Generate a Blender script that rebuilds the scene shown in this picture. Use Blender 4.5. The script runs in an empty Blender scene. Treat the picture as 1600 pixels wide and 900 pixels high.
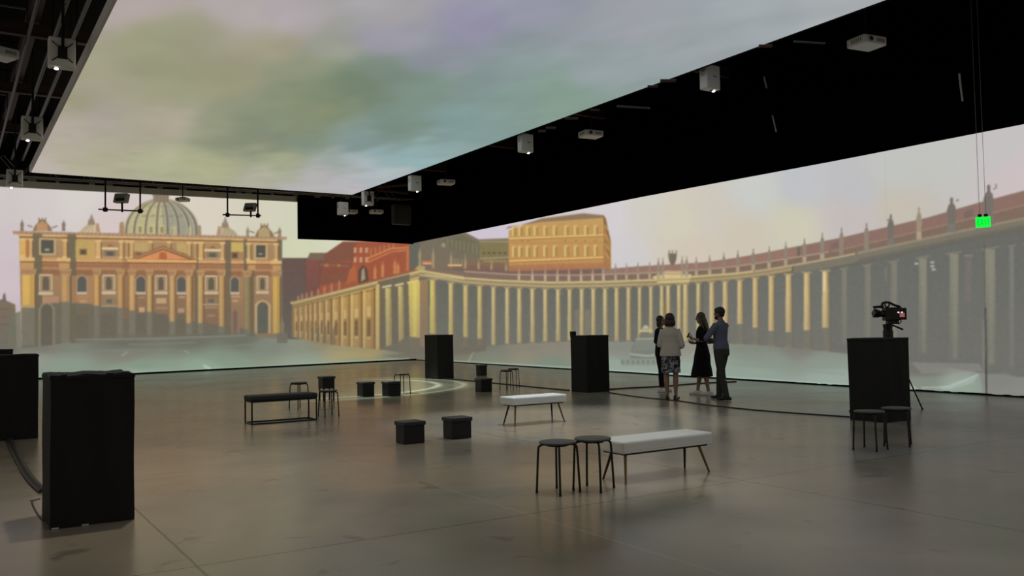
import bpy, bmesh, math, random
import numpy as np
from mathutils import Vector, Matrix

random.seed(7)
rng = np.random.default_rng(5)
SC = bpy.context.scene
COL = SC.collection

# ------------------------------------------------------------------ camera
F = 1370.0; CH = 1.5
TH = math.radians(32.7); PI_ = math.radians(2.5); RO = math.radians(1.05)
fwd = np.array([math.sin(TH) * math.cos(PI_), math.cos(TH) * math.cos(PI_), math.sin(PI_)])
r0 = np.array([math.cos(TH), -math.sin(TH), 0.0]); u0 = np.cross(r0, fwd)
Rv = r0 * math.cos(RO) - u0 * math.sin(RO); Uv = u0 * math.cos(RO) + r0 * math.sin(RO)
cam_d = bpy.data.cameras.new('camera')
cam_d.sensor_width = 36.0; cam_d.lens = 36.0 * F / 1600.0; cam_d.clip_end = 200; cam_d.clip_start = 0.05
cam = bpy.data.objects.new('camera', cam_d); COL.objects.link(cam)
M = Matrix.Identity(4)
for i in range(3):
    M[i][0] = Rv[i]; M[i][1] = Uv[i]; M[i][2] = -fwd[i]
M[2][3] = CH
cam.matrix_world = M
SC.camera = cam

# measurements taken in the photograph (1600 x 900) turned into room coordinates
def ray(x, y): return fwd * F + Rv * (x - 800) + Uv * (450 - y)
def fl(x, y, z=0.0):
    d = ray(x, y); t = (z - CH) / d[2]; return Vector((d[0] * t, d[1] * t, z))
def atx(x, y, X):
    d = ray(x, y); t = X / d[0]; return Vector((X, d[1] * t, CH + d[2] * t))
def aty(x, y, Y):
    d = ray(x, y); t = Y / d[1]; return Vector((d[0] * t, Y, CH + d[2] * t))
def atdep(x, y, D):
    d = ray(x, y); t = D / F; return Vector((d[0] * t, d[1] * t, CH + d[2] * t))
def px(P):
    P = np.asarray(P, float); Q = P - np.array([0, 0, CH]); z = Q @ fwd
    return 800 + F * (Q @ Rv) / z, 450 - F * (Q @ Uv) / z
def solve(fn, target, lo=0.0, hi=8.0):
    s = fn(lo) > target
    for _ in range(40):
        m = (lo + hi) / 2
        if (fn(m) > target) == s: lo = m
        else: hi = m
    return lo
def ext(N, d, pxx): return solve(lambda t: px(np.array(N) + np.array(d) * t)[0], pxx, 0, 6)
def hgt(N, py): return solve(lambda t: px(np.array(N) + np.array((0, 0, t)))[1], py)

# ------------------------------------------------------------------ colour + materials
def lin(c):
    c = c / 255.0
    return c / 12.92 if c <= 0.04045 else ((c + 0.055) / 1.055) ** 2.4
def rgb(r, g, b): return (lin(r), lin(g), lin(b), 1.0)
MATS = {}
def mat(name, col, rough=0.6, metal=0.0, spec=0.5, noise=0.0, scale=12.0, bump=0.0, emit=None, estr=1.0, wave=None):
    if name in MATS: return MATS[name]
    m = bpy.data.materials.new(name); m.use_nodes = True; MATS[name] = m
    nt = m.node_tree; b = nt.nodes['Principled BSDF']
    b.inputs['Base Color'].default_value = col
    b.inputs['Roughness'].default_value = rough; b.inputs['Metallic'].default_value = metal
    b.inputs['Specular IOR Level'].default_value = spec
    tc = nt.nodes.new('ShaderNodeTexCoord')
    n = nt.nodes.new('ShaderNodeTexNoise'); n.inputs['Scale'].default_value = scale; n.inputs['Detail'].default_value = 4
    nt.links.new(tc.outputs['Object'], n.inputs['Vector'])
    r = nt.nodes.new('ShaderNodeMapRange')
    r.inputs['To Min'].default_value = 1 - noise; r.inputs['To Max'].default_value = 1 + noise
    nt.links.new(n.outputs['Fac'], r.inputs['Value'])
    mx = nt.nodes.new('ShaderNodeMix'); mx.data_type = 'RGBA'; mx.blend_type = 'MULTIPLY'
    mx.inputs['Factor'].default_value = 1.0; mx.inputs['A'].default_value = col
    nt.links.new(r.outputs['Result'], mx.inputs['B']); nt.links.new(mx.outputs['Result'], b.inputs['Base Color'])
    if bump > 0:
        bp = nt.nodes.new('ShaderNodeBump'); bp.inputs['Strength'].default_value = bump; bp.inputs['Distance'].default_value = 0.01
        nt.links.new(n.outputs['Fac'], bp.inputs['Height']); nt.links.new(bp.outputs['Normal'], b.inputs['Normal'])
    if emit:
        b.inputs['Emission Color'].default_value = emit; b.inputs['Emission Strength'].default_value = estr
    return m
def vcol_mat(name, strength=1.0):
    m = bpy.data.materials.new(name); m.use_nodes = True
    nt = m.node_tree; b = nt.nodes['Principled BSDF']
    a = nt.nodes.new('ShaderNodeAttribute'); a.attribute_name = 'picture'
    tc = nt.nodes.new('ShaderNodeTexCoord')
    n = nt.nodes.new('ShaderNodeTexNoise'); n.inputs['Scale'].default_value = 0.35; n.inputs['Detail'].default_value = 3
    nt.links.new(tc.outputs['Object'], n.inputs['Vector'])
    r = nt.nodes.new('ShaderNodeMapRange'); r.inputs['To Min'].default_value = 0.95; r.inputs['To Max'].default_value = 1.05
    nt.links.new(n.outputs['Fac'], r.inputs['Value'])
    mx = nt.nodes.new('ShaderNodeMix'); mx.data_type = 'RGBA'; mx.blend_type = 'MULTIPLY'; mx.inputs['Factor'].default_value = 1.0
    nt.links.new(a.outputs['Color'], mx.inputs['A']); nt.links.new(r.outputs['Result'], mx.inputs['B'])
    nt.links.new(mx.outputs['Result'], b.inputs['Emission Color'])
    b.inputs['Emission Strength'].default_value = strength
    b.inputs['Base Color'].default_value = (0.03, 0.03, 0.03, 1); b.inputs['Roughness'].default_value = 0.95
    b.inputs['Specular IOR Level'].default_value = 0.05
    return m

# ------------------------------------------------------------------ mesh helpers
def obj(name, bm, m=None, parent=None, smooth=False):
    me = bpy.data.meshes.new(name)
    bmesh.ops.recalc_face_normals(bm, faces=bm.faces[:])
    bm.to_mesh(me); bm.free()
    if smooth:
        for p in me.polygons: p.use_smooth = True
    if m is not None: me.materials.append(m)
    o = bpy.data.objects.new(name, me); COL.objects.link(o)
    if parent is not None: o.parent = parent
    return o
def empty(name, loc=(0, 0, 0), rz=0.0):
    o = bpy.data.objects.new(name, None); COL.objects.link(o)
    o.location = loc; o.rotation_euler = (0, 0, rz); o.empty_display_size = 0.1
    return o
def tag(o, label, cat, group=None, kind=None):
    o['label'] = label; o['category'] = cat
    if group: o['group'] = group
    if kind: o['kind'] = kind
    return o
def struct(o): o['kind'] = 'structure'; return o
def box(bm, x0, y0, z0, x1, y1, z1, bev=0.0):
    vs = [bm.verts.new((x, y, z)) for x in (x0, x1) for y in (y0, y1) for z in (z0, z1)]
    fs = [bm.faces.new([vs[i] for i in q]) for q in ((0, 1, 3, 2), (4, 6, 7, 5), (0, 4, 5, 1), (2, 3, 7, 6), (0, 2, 6, 4), (1, 5, 7, 3))]
    if bev > 0:
        es = list({e for f in fs for e in f.edges})
        bmesh.ops.bevel(bm, geom=es, offset=bev, segments=3, affect='EDGES', profile=0.6)
def frames(pts, ref=None):
    P = [Vector(p) for p in pts]; out = []
    for i, p in enumerate(P):
        if i == 0: t = P[1] - P[0]
        elif i == len(P) - 1: t = P[-1] - P[-2]
        else: t = (P[i + 1] - P[i]).normalized() + (P[i] - P[i - 1]).normalized()
        t = t.normalized() if t.length > 1e-9 else Vector((0, 0, 1))
        r = Vector(ref) if ref is not None else Vector((1, 0, 0))
        a = r - t * r.dot(t)
        if a.length < 0.15:
            r = Vector((0, 1, 0.01)); a = r - t * r.dot(t)
        a.normalize(); out.append((p, a, t.cross(a).normalized(), t))
    return out
def tube(bm, pts, rad, n=10, ref=None, cap=True, domed=False):
    """closed tapered tube; rad = number, or list of numbers / (a, b) pairs"""
    if not isinstance(rad, (list, tuple)): rad = [rad] * len(pts)
    rad = [(r, r) if not isinstance(r, (list, tuple)) else r for r in rad]
    fr = frames(pts, ref)
    rings = []
    seq = []
    if domed:
        p, a, b, t = fr[0]
        for k in (0.15, 0.45, 0.75):
            s = math.sin(math.acos(1 - k)) if False else math.sqrt(1 - (1 - k) ** 2)
            seq.append((p - t * (1 - k) * min(rad[0]), a, b, rad[0][0] * s, rad[0][1] * s))
    for (p, a, b, t), r in zip(fr, rad): seq.append((p, a, b, r[0], r[1]))
    if domed:
        p, a, b, t = fr[-1]
        for k in (0.75, 0.45, 0.15):
            s = math.sqrt(1 - (1 - k) ** 2)
            seq.append((p + t * (1 - k) * min(rad[-1]), a, b, rad[-1][0] * s, rad[-1][1] * s))
    for (p, a, b, ra, rb) in seq:
        rings.append([bm.verts.new(p + a * math.cos(2 * math.pi * k / n) * ra + b * math.sin(2 * math.pi * k / n) * rb) for k in range(n)])
    for i in range(len(rings) - 1):
        for k in range(n):
            bm.faces.new((rings[i][k], rings[i][(k + 1) % n], rings[i + 1][(k + 1) % n], rings[i + 1][k]))
    if cap:
        bm.faces.new(rings[0][::-1]); bm.faces.new(rings[-1])
def ell(bm, c, r, seg=16, rings=10, rot=None):
    m = Matrix.Translation(Vector(c))
    if rot is not None: m = m @ rot
    m = m @ Matrix.Diagonal((r[0], r[1], r[2], 1))
    bmesh.ops.create_uvsphere(bm, u_segments=seg, v_segments=rings, radius=1.0, matrix=m)
def lathe(bm, prof, n=28, c=(0, 0, 0)):
    rings = []
    for r, z in prof:
        rings.append([bm.verts.new((c[0] + r * math.cos(2 * math.pi * k / n), c[1] + r * math.sin(2 * math.pi * k / n), c[2] + z)) for k in range(n)])
    for i in range(len(rings) - 1):
        for k in range(n):
            bm.faces.new((rings[i][k], rings[i][(k + 1) % n], rings[i + 1][(k + 1) % n], rings[i + 1][k]))
    bm.faces.new(rings[0][::-1]); bm.faces.new(rings[-1])
def curve_pts(pts, n=5):
    """Catmull-Rom through pts"""
    P = [Vector(p) for p in pts]; P = [P[0] * 2 - P[1]] + P + [P[-1] * 2 - P[-2]]; out = []
    for i in range(1, len(P) - 2):
        for k in range(n):
            t = k / n
            out.append(0.5 * ((2 * P[i]) + (-P[i - 1] + P[i + 1]) * t + (2 * P[i - 1] - 5 * P[i] + 4 * P[i + 1] - P[i + 2]) * t * t + (-P[i - 1] + 3 * P[i] - 3 * P[i + 1] + P[i + 2]) * t ** 3))
    out.append(P[-2]); return out
def copy_tree(o, parent=None):
    c = o.copy(); COL.objects.link(c)
    if parent is not None: c.parent = parent
    for ch in list(o.children): copy_tree(ch, c)
    return c

# ------------------------------------------------------------------ the picture thrown on the two long screens
# a soft painting of a sunlit square, kept as colour values on the screen cloth
CX0, CY0, CW, CHh = -80, 150, 1800, 520
img = np.zeros((CHh, CW, 3)); lab = np.zeros((CHh, CW), int)
yy, xx = np.mgrid[0:CHh, 0:CW]; PX = xx + CX0 + 0.5; PY = yy + CY0 + 0.5
def idw(ctrl, X, Y, p=2.2, soft=900.0, asp=1.0):
    s = np.zeros(X.shape); acc = np.zeros(X.shape + (3,))
    for (x, y, c) in ctrl:
        w = 1.0 / ((X - x) ** 2 + ((Y - y) * asp) ** 2 + soft) ** p
        s += w; acc += w[..., None] * np.array(c, float)
    return acc / s[..., None]
def poly(pts, col, a=1.0, L=None):
    P = np.array(pts, float)
    x0 = max(int(math.floor(P[:, 0].min())) - CX0, 0); x1 = min(int(math.ceil(P[:, 0].max())) - CX0 + 1, CW)
    y0 = max(int(math.floor(P[:, 1].min())) - CY0, 0); y1 = min(int(math.ceil(P[:, 1].max())) - CY0 + 1, CHh)
    if x1 <= x0 or y1 <= y0: return
    S = 3
    sx = (np.arange((x1 - x0) * S) + 0.5) / S + x0 + CX0; sy = (np.arange((y1 - y0) * S) + 0.5) / S + y0 + CY0
    ins = np.zeros((len(sy), len(sx)), bool)
    n = len(P)
    for i in range(n):
        ax, ay = P[i]; bx, by = P[(i + 1) % n]
        if ay == by: continue
        m = (sy >= min(ay, by)) & (sy < max(ay, by))
        xi = ax + (sy[m] - ay) * (bx - ax) / (by - ay)
        ins[m] ^= sx[None, :] < xi[:, None]
    cov = ins.reshape(y1 - y0, S, x1 - x0, S).mean(axis=(1, 3)) * a
    if len(col) == 2:
        t = np.clip((np.arange(y0, y1) + CY0 - P[:, 1].min()) / max(np.ptp(P[:, 1]), 1), 0, 1)[:, None, None]
        c = np.array(col[0], float) * (1 - t) + np.array(col[1], float) * t
    else: c = np.array(col, float)
    sub = img[y0:y1, x0:x1]
    img[y0:y1, x0:x1] = sub * (1 - cov[..., None]) + c * cov[..., None]
    if L is not None: lab[y0:y1, x0:x1][cov > 0.5] = L
def rct(x0, y0, x1, y1, col, a=1.0, L=None): poly([(x0, y0), (x1, y0), (x1, y1), (x0, y1)], col, a, L)
def line(pts, w, col, a=1.0, L=None):
    for (x0, y0), (x1, y1) in zip(pts[:-1], pts[1:]):
        dx, dy = x1 - x0, y1 - y0; l = math.hypot(dx, dy) or 1; nx, ny = -dy / l * w / 2, dx / l * w / 2
        poly([(x0 + nx, y0 + ny), (x1 + nx, y1 + ny), (x1 - nx, y1 - ny), (x0 - nx, y0 - ny)], col, a, L)
def itp(tab, x): return float(np.interp(x, [t[0] for t in tab], [t[1] for t in tab]))

# sky
img[:] = idw([(0, 300, (206, 198, 196)), (60, 320, (208, 200, 198)), (130, 310, (212, 206, 200)), (10, 420, (204, 188, 194)), (0, 380, (206, 192, 196)),
              (170, 345, (212, 196, 194)), (330, 330, (216, 206, 190)), (410, 330, (210, 206, 184)), (455, 345, (206, 206, 182)), (460, 395, (206, 208, 176)), (560, 385, (212, 212, 190)),
              (760, 372, (206, 196, 208)), (950, 340, (208, 202, 206)), (965, 400, (206, 202, 204)), (1010, 330, (206, 202, 192)), (1060, 350, (208, 202, 182)),
              (1080, 390, (208, 196, 180)), (1110, 335, (206, 198, 186)), (1160, 370, (206, 196, 178)), (1180, 300, (200, 202, 198)), (1250, 290, (190, 192, 196)), (1240, 350, (204, 200, 178)),
              (1340, 300, (188, 188, 192)), (1330, 340, (196, 186, 184)), (1400, 270, (192, 194, 190)), (1400, 320, (196, 188, 174)), (1480, 240, (194, 194, 190)),
              (1560, 230, (196, 192, 192)), (1590, 280, (204, 190, 192)), (1660, 260, (200, 190, 192))], PX, PY, soft=600)
SKY, BAS, PAL, RED, COLN, PIA, FOU = range(7)
# ground of the square
gm = idw([(0, 545, (112, 108, 100)), (60, 545, (124, 122, 112)), (60, 560, (142, 150, 138)), (100, 572, (132, 152, 136)), (220, 572, (126, 148, 130)), (200, 552, (128, 128, 118)), (350, 562, (128, 150, 132)), (330, 576, (138, 164, 146)),
          (220, 583, (146, 170, 152)), (300, 525, (108, 110, 98)), (200, 535, (106, 106, 94)), (380, 528, (108, 112, 100)), (420, 540, (128, 142, 128)), (470, 545, (140, 152, 132)), (480, 562, (142, 158, 140)), (530, 545, (172, 160, 112)), (560, 549, (180, 158, 96)), (580, 552, (180, 154, 92)), (545, 547, (176, 160, 104)), (500, 535, (150, 140, 110)),
          (610, 560, (132, 134, 112)), (640, 553, (118, 116, 100)), (600, 566, (128, 140, 122)), (560, 568, (130, 148, 128)), (740, 545, (120, 114, 98)), (760, 556, (126, 134, 116)), (830, 552, (142, 136, 118)), (860, 565, (122, 138, 122)),
          (870, 545, (146, 138, 122)), (980, 545, (140, 144, 134)), (960, 575, (142, 162, 150)), (1080, 575, (146, 164, 152)), (1060, 545, (150, 150, 138)), (1200, 560, (134, 146, 136)), (1180, 590, (140, 160, 148)), (1290, 560, (136, 148, 138)), (1300, 596, (146, 166, 154)),
          (1250, 545, (128, 128, 120)), (1440, 575, (112, 112, 106)), (1440, 600, (128, 140, 128)), (1500, 600, (146, 160, 148)), (1560, 595, (128, 128, 122)), (1590, 612, (140, 142, 136)), (1650, 600, (130, 130, 124))], PX, PY, soft=260, asp=2.0)
gl_ = gm.mean(-1, keepdims=True); gm = gm * .84 + gl_ * .16 + np.array([2.0, 1.0, -2.0])
gtop = np.interp(PX[0], [-80, 30, 110, 200, 380, 440, 455, 520, 590, 640, 760, 900, 1050, 1200, 1300, 1440, 1540, 1700], [545, 543, 535, 526, 522, 528, 521, 533, 540, 538, 534, 528, 527, 534, 542, 555, 570, 585])
gmask = PY >= gtop[None, :]
def ground():
    k_ = np.clip((PY - gtop[None, :]) / 3.0, 0, 1)[..., None]
    img[:] = img * (1 - k_) + gm * k_; lab[gmask] = PIA
    for (pp, w, c, a) in (([(118, 531), (250, 529), (385, 524)], 2.4, (140, 142, 126), .8), ([(200, 538), (240, 538), (305, 535)], 2, (132, 138, 122), .7), ([(75, 542), (110, 535)], 2, (150, 140, 124), .6),
                          ([(90, 549), (210, 547), (290, 548), (340, 542), (420, 537)], 3, (122, 138, 122), .7), ([(190, 556), (199, 550)], 1.6, (160, 178, 160), .8), ([(288, 548), (296, 553)], 1.6, (160, 178, 160), .8),
                          ([(318, 571), (330, 577)], 3, (186, 208, 188), .8), ([(470, 536), (520, 545), (590, 552)], 2, (158, 150, 116), .5), ([(732, 566), (738, 553), (742, 550)], 2.2, (160, 172, 150), .7),
                          ([(810, 552), (880, 545), (950, 548)], 2.4, (150, 142, 124), .6), ([(960, 560), (1100, 565), (1320, 585)], 3, (132, 150, 138), .5), ([(1080, 556), (1098, 538)], 2.4, (168, 176, 162), .7)):
        line(pp, w, c, a)
    poly([(596, 556), (700, 545), (760, 548), (700, 558), (640, 562)], (112, 106, 92), .7)
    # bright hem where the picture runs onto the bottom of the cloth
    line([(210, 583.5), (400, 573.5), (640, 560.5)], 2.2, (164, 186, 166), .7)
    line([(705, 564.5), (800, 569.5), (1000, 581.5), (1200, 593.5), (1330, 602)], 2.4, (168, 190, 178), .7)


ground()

# far left house and trees
poly([(-80, 470), (6, 468), (24, 476), (26, 546), (-80, 548)], ((126, 106, 88), (108, 104, 94)), 1, BAS)
poly([(3, 472), (5, 460), (8, 457), (10, 472)], (110, 104, 96), 1, BAS)
poly([(14, 500), (22, 490), (32, 486), (34, 545), (12, 546)], (112, 112, 92), .8, BAS)
for yv in (482, 494, 506): line([(-70, yv), (16, yv + 1)], 1.5, (96, 86, 76), .6)

# basilica -----------------------------------------------------------------
def W(x, y): return (x, y + (x - 30) / 410.0 * 9.0 * (460 - y) / 99.0)
def wr(x0, y0, x1, y1, col, a=1.0, L=BAS): poly([W(x0, y0), W(x1, y0), W(x1, y1), W(x0, y1)], col, a, L)
def wp(pts, col, a=1.0, L=BAS): poly([W(*p) for p in pts], col, a, L)
# dome
dc, dw = 252, 59
dp = []
for k in range(0, 25):
    t = math.pi * k / 24; dp.append((dc - dw * math.cos(t), 364 - 52 * math.sin(t) ** 0.9))
poly(dp + [(dc + dw, 372), (dc - dw, 372)], (186, 178, 134), 1, BAS)
poly([(252, 312)] + [(dc + dw * math.sin(t), 364 - 52 * math.cos(t) ** 0.9) for t in np.linspace(0.05, 1.56, 14)] + [(dc + dw, 372), (256, 372)], (150, 149, 134), .85)
for u in (-0.93, -0.72, -0.42, -0.12, 0.17, 0.46, 0.74, 0.93):
    pts = [(dc + dw * u * math.sin(t), 364 - 52 * math.cos(t) ** 0.9) for t in np.linspace(0.12, 1.56, 10)] + [(dc + dw * u, 372)]
    line(pts, 3.8, (116, 107, 90), .85); line([(x - 2.6, y) for x, y in pts], 1.4, (212, 202, 162), .6); line([(x + 2.6, y) for x, y in pts], 1.2, (200, 190, 150) if u < 0 else (178, 174, 152), .5)
for u, yv in ((-0.56, 350), (-0.27, 350), (0.02, 350), (0.32, 352)):
    wr(dc + dw * u - 4, yv - 4, dc + dw * u + 4, yv + 10, (206, 194, 144), .6); wr(dc + dw * u - 2.4, yv - 1, dc + dw * u + 2.4, yv + 9, (140, 124, 78), .85)
for u in (-0.5, -0.25, 0.03, 0.3, 0.56):
    line([(dc + dw * u * .9 - 4, 338), (dc + dw * u * .9 + 4, 337)], 2, (128, 122, 92), .7)
    line([(dc + dw * u * .6 - 3, 323), (dc + dw * u * .6 + 3, 322.5)], 1.6, (136, 130, 100), .6)
poly([(239, 303), (264, 304), (263, 316), (240, 315)], (134, 116, 98), 1, BAS); rct(237, 302, 266, 305, (118, 100, 88), 1, BAS)
for xk in (243, 248, 253, 258): line([(xk, 305), (xk, 314)], 1.2, (168, 150, 122), .7)
poly([(186, 372), (187, 348), (193, 346), (195, 372)], (170, 134, 104), 1, BAS)
poly([(308, 372), (309, 352), (314, 352), (315, 372)], (160, 140, 112), 1, BAS)
# little domes either side
for cx_, f_, cc in ((143, 1, (206, 186, 150)), (352, -1, (186, 172, 138))):
    y_ = 361 + (cx_ - 30) / 410 * 9
    poly([(cx_ - 22 * f_, y_ + 2), (cx_ - 14 * f_, y_ - 8), (cx_ - 5 * f_, y_ - 13), (cx_ + 6 * f_, y_ - 13), (cx_ + 12 * f_, y_ + 2)], cc, 1, BAS)
    for q in (-16, -10, -4, 2): line([(cx_ + q * f_ * 1.1, y_ + 1), (cx_ + q * .35 * f_, y_ - 12)], 1.2, (150, 130, 104), .7)
    poly([(cx_ - 6, y_ - 12), (cx_ - 5, y_ - 20), (cx_ + 4, y_ - 20), (cx_ + 6, y_ - 12)], (150, 128, 106), 1, BAS)
    poly([(cx_ - 4, y_ - 19), (cx_, y_ - 30), (cx_ + 4, y_ - 19)], (150, 136, 124), 1, BAS)
    poly([(cx_ + 7 * f_, y_ - 2), (cx_ + 7 * f_, y_ - 14), (cx_ + 11 * f_, y_ - 15), (cx_ + 14 * f_, y_ + 1)], (176, 144, 112), 1, BAS)
# facade body
wp([(30, 363), (440, 363), (437, 548), (34, 546)], ((172, 136, 96), (140, 108, 82)), 1, BAS)
wp([(36, 478), (110, 470), (150, 478), (200, 482), (240, 488), (265, 500), (305, 505), (345, 512), (395, 520), (398, 550), (34, 548)], ((110, 102, 86), (104, 102, 88)), .95)
wr(20, 361, 448, 366, (176, 140, 112)); wr(28, 366, 442, 369, (214, 178, 118)); wr(30, 369, 440, 371.5, (130, 92, 62)); wr(30, 371.5, 440, 374, (204, 160, 100), .8)
for k in range(60): wr(33 + k * 6.8, 361.5, 35.4 + k * 6.8, 365, (140, 104, 84), .5)
# entablature
wr(32, 402, 440, 405, (200, 150, 98)); wr(32, 405, 440, 408, (216, 168, 108)); wr(32, 408, 440, 410, (128, 88, 58))
wr(33, 410, 438, 421, (164, 118, 84)); wr(33, 413, 438, 415, (140, 98, 72), .7); wr(33, 417.5, 438, 420, (186, 136, 96), .7); wr(33, 421, 438, 430, (146, 104, 72))
# deep shaded strips
for x0, x1, y0 in ((51, 66, 364), (105, 119, 364), (352, 361, 368), (304, 310, 400), (381, 386, 366), (389, 397, 410), (433, 441, 366)):
    wr(x0, y0, x1, 548, (106, 98, 78), .85)
wr(191, 400, 202, 500, (140, 100, 72), .5); wr(310, 425, 342, 510, (128, 92, 66), .45); wr(202, 428, 306, 492, (130, 100, 74), .5)
# attic storey
for x0, x1, c in ((31, 40, (214, 170, 92)), (46, 50, (206, 168, 110)), (99, 104, (204, 160, 100)), (150, 157, (210, 170, 112)), (187, 192, (206, 166, 106)), (197, 200, (186, 148, 100)), (203, 208, (204, 164, 104)),
                  (233, 237, (180, 146, 96)), (262, 266, (180, 146, 96)), (293, 298, (196, 160, 104)), (303, 307, (176, 142, 98)), (311, 317, (204, 168, 104)), (345, 350, (200, 162, 108)), (386, 391, (196, 164, 112)), (429, 434, (196, 160, 104))):
    wr(x0, 375, x1, 402, c); wr(x0 - 1.5, 372, x1 + 1.5, 376, (218, 180, 122)); wr(x0 - 1.5, 399, x1 + 1.5, 402, (220, 184, 126)); wr(x1, 376, x1 + 2.2, 402, (126, 90, 60), .7)
wr(40, 375, 46, 402, (176, 120, 78)); wr(118, 374, 149, 403, (188, 158, 96)); wr(138, 374, 149, 403, (200, 158, 94), .7)
wr(209, 375, 232, 390, (188, 158, 104)); wr(276, 375, 292, 392, (188, 158, 100)); wr(361, 373, 380, 388, (198, 172, 96)); wr(361, 388, 380, 402, (170, 128, 88))
def wframe(x0, y0, x1, y1, fc=(196, 170, 132), ic=(88, 84, 72), t=3):
    wr(x0, y0, x1, y1, fc); wr(x0 + t, y0 + t, x1 - t, y1 - t, ic)
wframe(61, 371, 87, 398, (190, 164, 124)); wframe(397, 373, 418, 400, (196, 168, 124)); wr(70, 388, 77, 391, (176, 178, 160), .9); wr(404, 390, 410, 392, (184, 180, 158), .9)
wr(124, 387, 136, 397, (140, 114, 74)); wr(126, 389, 134, 396, (94, 80, 58)); wr(362, 389, 372, 399, (118, 96, 72)); wr(364, 391, 370, 398, (92, 78, 62))
for x0, x1 in ((160, 184), (320, 344)):
    wr(x0 - 1, 384, x1 + 1, 388, (222, 196, 150)); wp([(x0 + 5, 383), ((x0 + x1) / 2, 379), (x1 - 5, 383)], (146, 98, 60)); wr(x0 + 3, 389, x1 - 3, 401, (128, 116, 96)); wr(x0 + 7, 391, x1 - 7, 398, (98, 90, 76)); wr(x0, 398, x1, 401, (176, 144, 110))
for x0 in (212, 241, 279): wr(x0, 391, x0 + 9, 396, (118, 92, 62), .8)
# pediment
wp([(199, 404), (254.5, 380), (310, 402), (310, 405), (199, 407)], (126, 88, 60)); wp([(201, 404), (254.5, 381.5), (308, 402), (303, 402), (254.5, 385), (208, 404)], (176, 128, 90))
wp([(214, 403), (254.5, 387), (296, 402)], (216, 140, 92)); wp([(248, 402), (249, 392), (254, 390), (260, 392), (261, 402)], (176, 102, 62)); wr(199, 403, 308, 407.5, (222, 172, 108)); wr(199, 407.5, 308, 409.5, (140, 92, 58))
wr(202, 410, 306, 419, (176, 126, 88))
for k in range(18): wr(208 + k * 5.2, 412, 210.4 + k * 5.2, 415.5, (138, 92, 66), .6)
for x0, x1 in ((31, 54), (90, 110), (386, 400), (424, 440)):
    wr(x0 - 1, 402, x1, 408, (218, 180, 116)); wr(x0, 408, x1, 410, (140, 96, 60)); wr(x0 + 2, 410, x1 - 1, 419, (192, 146, 96))
# giant columns and pilasters: x0, x1, shade line, lit colour
def shaft(x0, x1, yl, c, cap=True, yb=540):
    wr(x0, 430, x1, yl, c); wr(x0 + (x1 - x0) * .62, 430, x1, yl, tuple(v * .86 for v in c), .8); wr(x0, 430, x0 + 1.3, yl, tuple(v * .84 for v in c), .7)
    wr(x0, yl, x1, yb, (124, 118, 102), .75); wr(x1, 428, x1 + 2.4, yl, (118, 84, 56), .75)
    if cap:
        wp([(x0 - 3, 420), (x1 + 3, 420), (x1 + 1, 430), (x0 - 1, 430)], (186, 146, 102))
        for q in range(int((x1 - x0) / 3) + 1): wr(x0 - 1 + q * 3.2, 422, x0 + .6 + q * 3.2, 428, (128, 90, 60), .7)
for x0, x1, yl, c in ((34, 54, 477, (216, 172, 92)), (96, 109, 472, (192, 150, 98)), (147, 155, 478, (204, 160, 94)), (184, 192, 482, (196, 152, 96)), (202, 211, 486, (204, 162, 104)), (230, 237, 489, (200, 164, 104)),
                      (265, 273, 505, (200, 160, 106)), (291, 299, 508, (200, 158, 104)), (309.5, 317, 508, (200, 162, 104)), (342, 350, 514, (194, 156, 98)), (381, 391, 519, (148, 130, 92)), (426, 437, 527, (206, 166, 88))):
    shaft(x0, x1, yl, c)
wr(33, 476, 54, 481, (190, 156, 100), .9); wr(112, 430, 146, 474, (174, 128, 90), .7)
# main windows
for x0, x1, yb in ((61, 82, 461), (160, 180, 460), (242, 261, 460), (320, 340, 460), (401, 419, 459)):
    wr(x0, 428, x1, 456, (196, 172, 138)); wr(x0 + 2.5, 431, x1 - 2.5, 456, (138, 112, 82)); wr(x0 + 4, 433, x0 + 5.5, 456, (196, 170, 132)); wr(x1 - 5.5, 433, x1 - 4, 456, (190, 164, 128)); wp([(x0 + 5, 436), ((x0 + x1) / 2, 431), (x1 - 5, 436), (x1 - 5, 456), (x0 + 5, 456)], (104, 92, 74))
    wr(x0 + 3, 429, x1 - 3, 430.6, (206, 186, 150)); wr(x0 - 1, yb - 5, x1 + 1, yb, (198, 180, 146)); wr(x0, yb - 7.5, x1, yb - 5, (166, 134, 104))
for x0, x1 in ((121, 135), (213, 227), (277, 290), (361, 373)):
    c_ = (x0 + x1) / 2
    wp([(x0 - 2, 456), (x0 - 2, 435), (x0 + 1, 430), (c_, 427.5), (x1 - 1, 430), (x1 + 2, 435), (x1 + 2, 456)], (170, 140, 106), .8)
    wp([(x0, 456), (x0, 437), (x0 + 2, 433), (c_, 430.5), (x1 - 2, 433), (x1, 437), (x1, 456)], (92, 90, 84)); wr(x0 - 1, 456, x1 + 1, 460, (194, 174, 148))
for x0, x1 in ((163, 178), (322, 338)): wr(x0 - 1, 466, x1 + 1, 477, (142, 124, 100)); wr(x0 + 3, 468, x1 - 3, 474, (106, 96, 80))
wr(158, 478, 183, 480, (176, 152, 126)); wr(318, 476, 342, 478, (190, 166, 128)); wr(320, 481, 340, 483, (176, 154, 120)); wr(324, 494, 336, 497, (160, 146, 120), .8)
wr(244, 466, 260, 475, (192, 160, 116)); wr(243, 480, 262, 485, (166, 132, 100), .8); wr(217, 481, 226, 489, (196, 160, 116)); wr(278, 483, 288, 490, (178, 146, 114)); wr(279, 463, 289, 466, (176, 150, 122))
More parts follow.
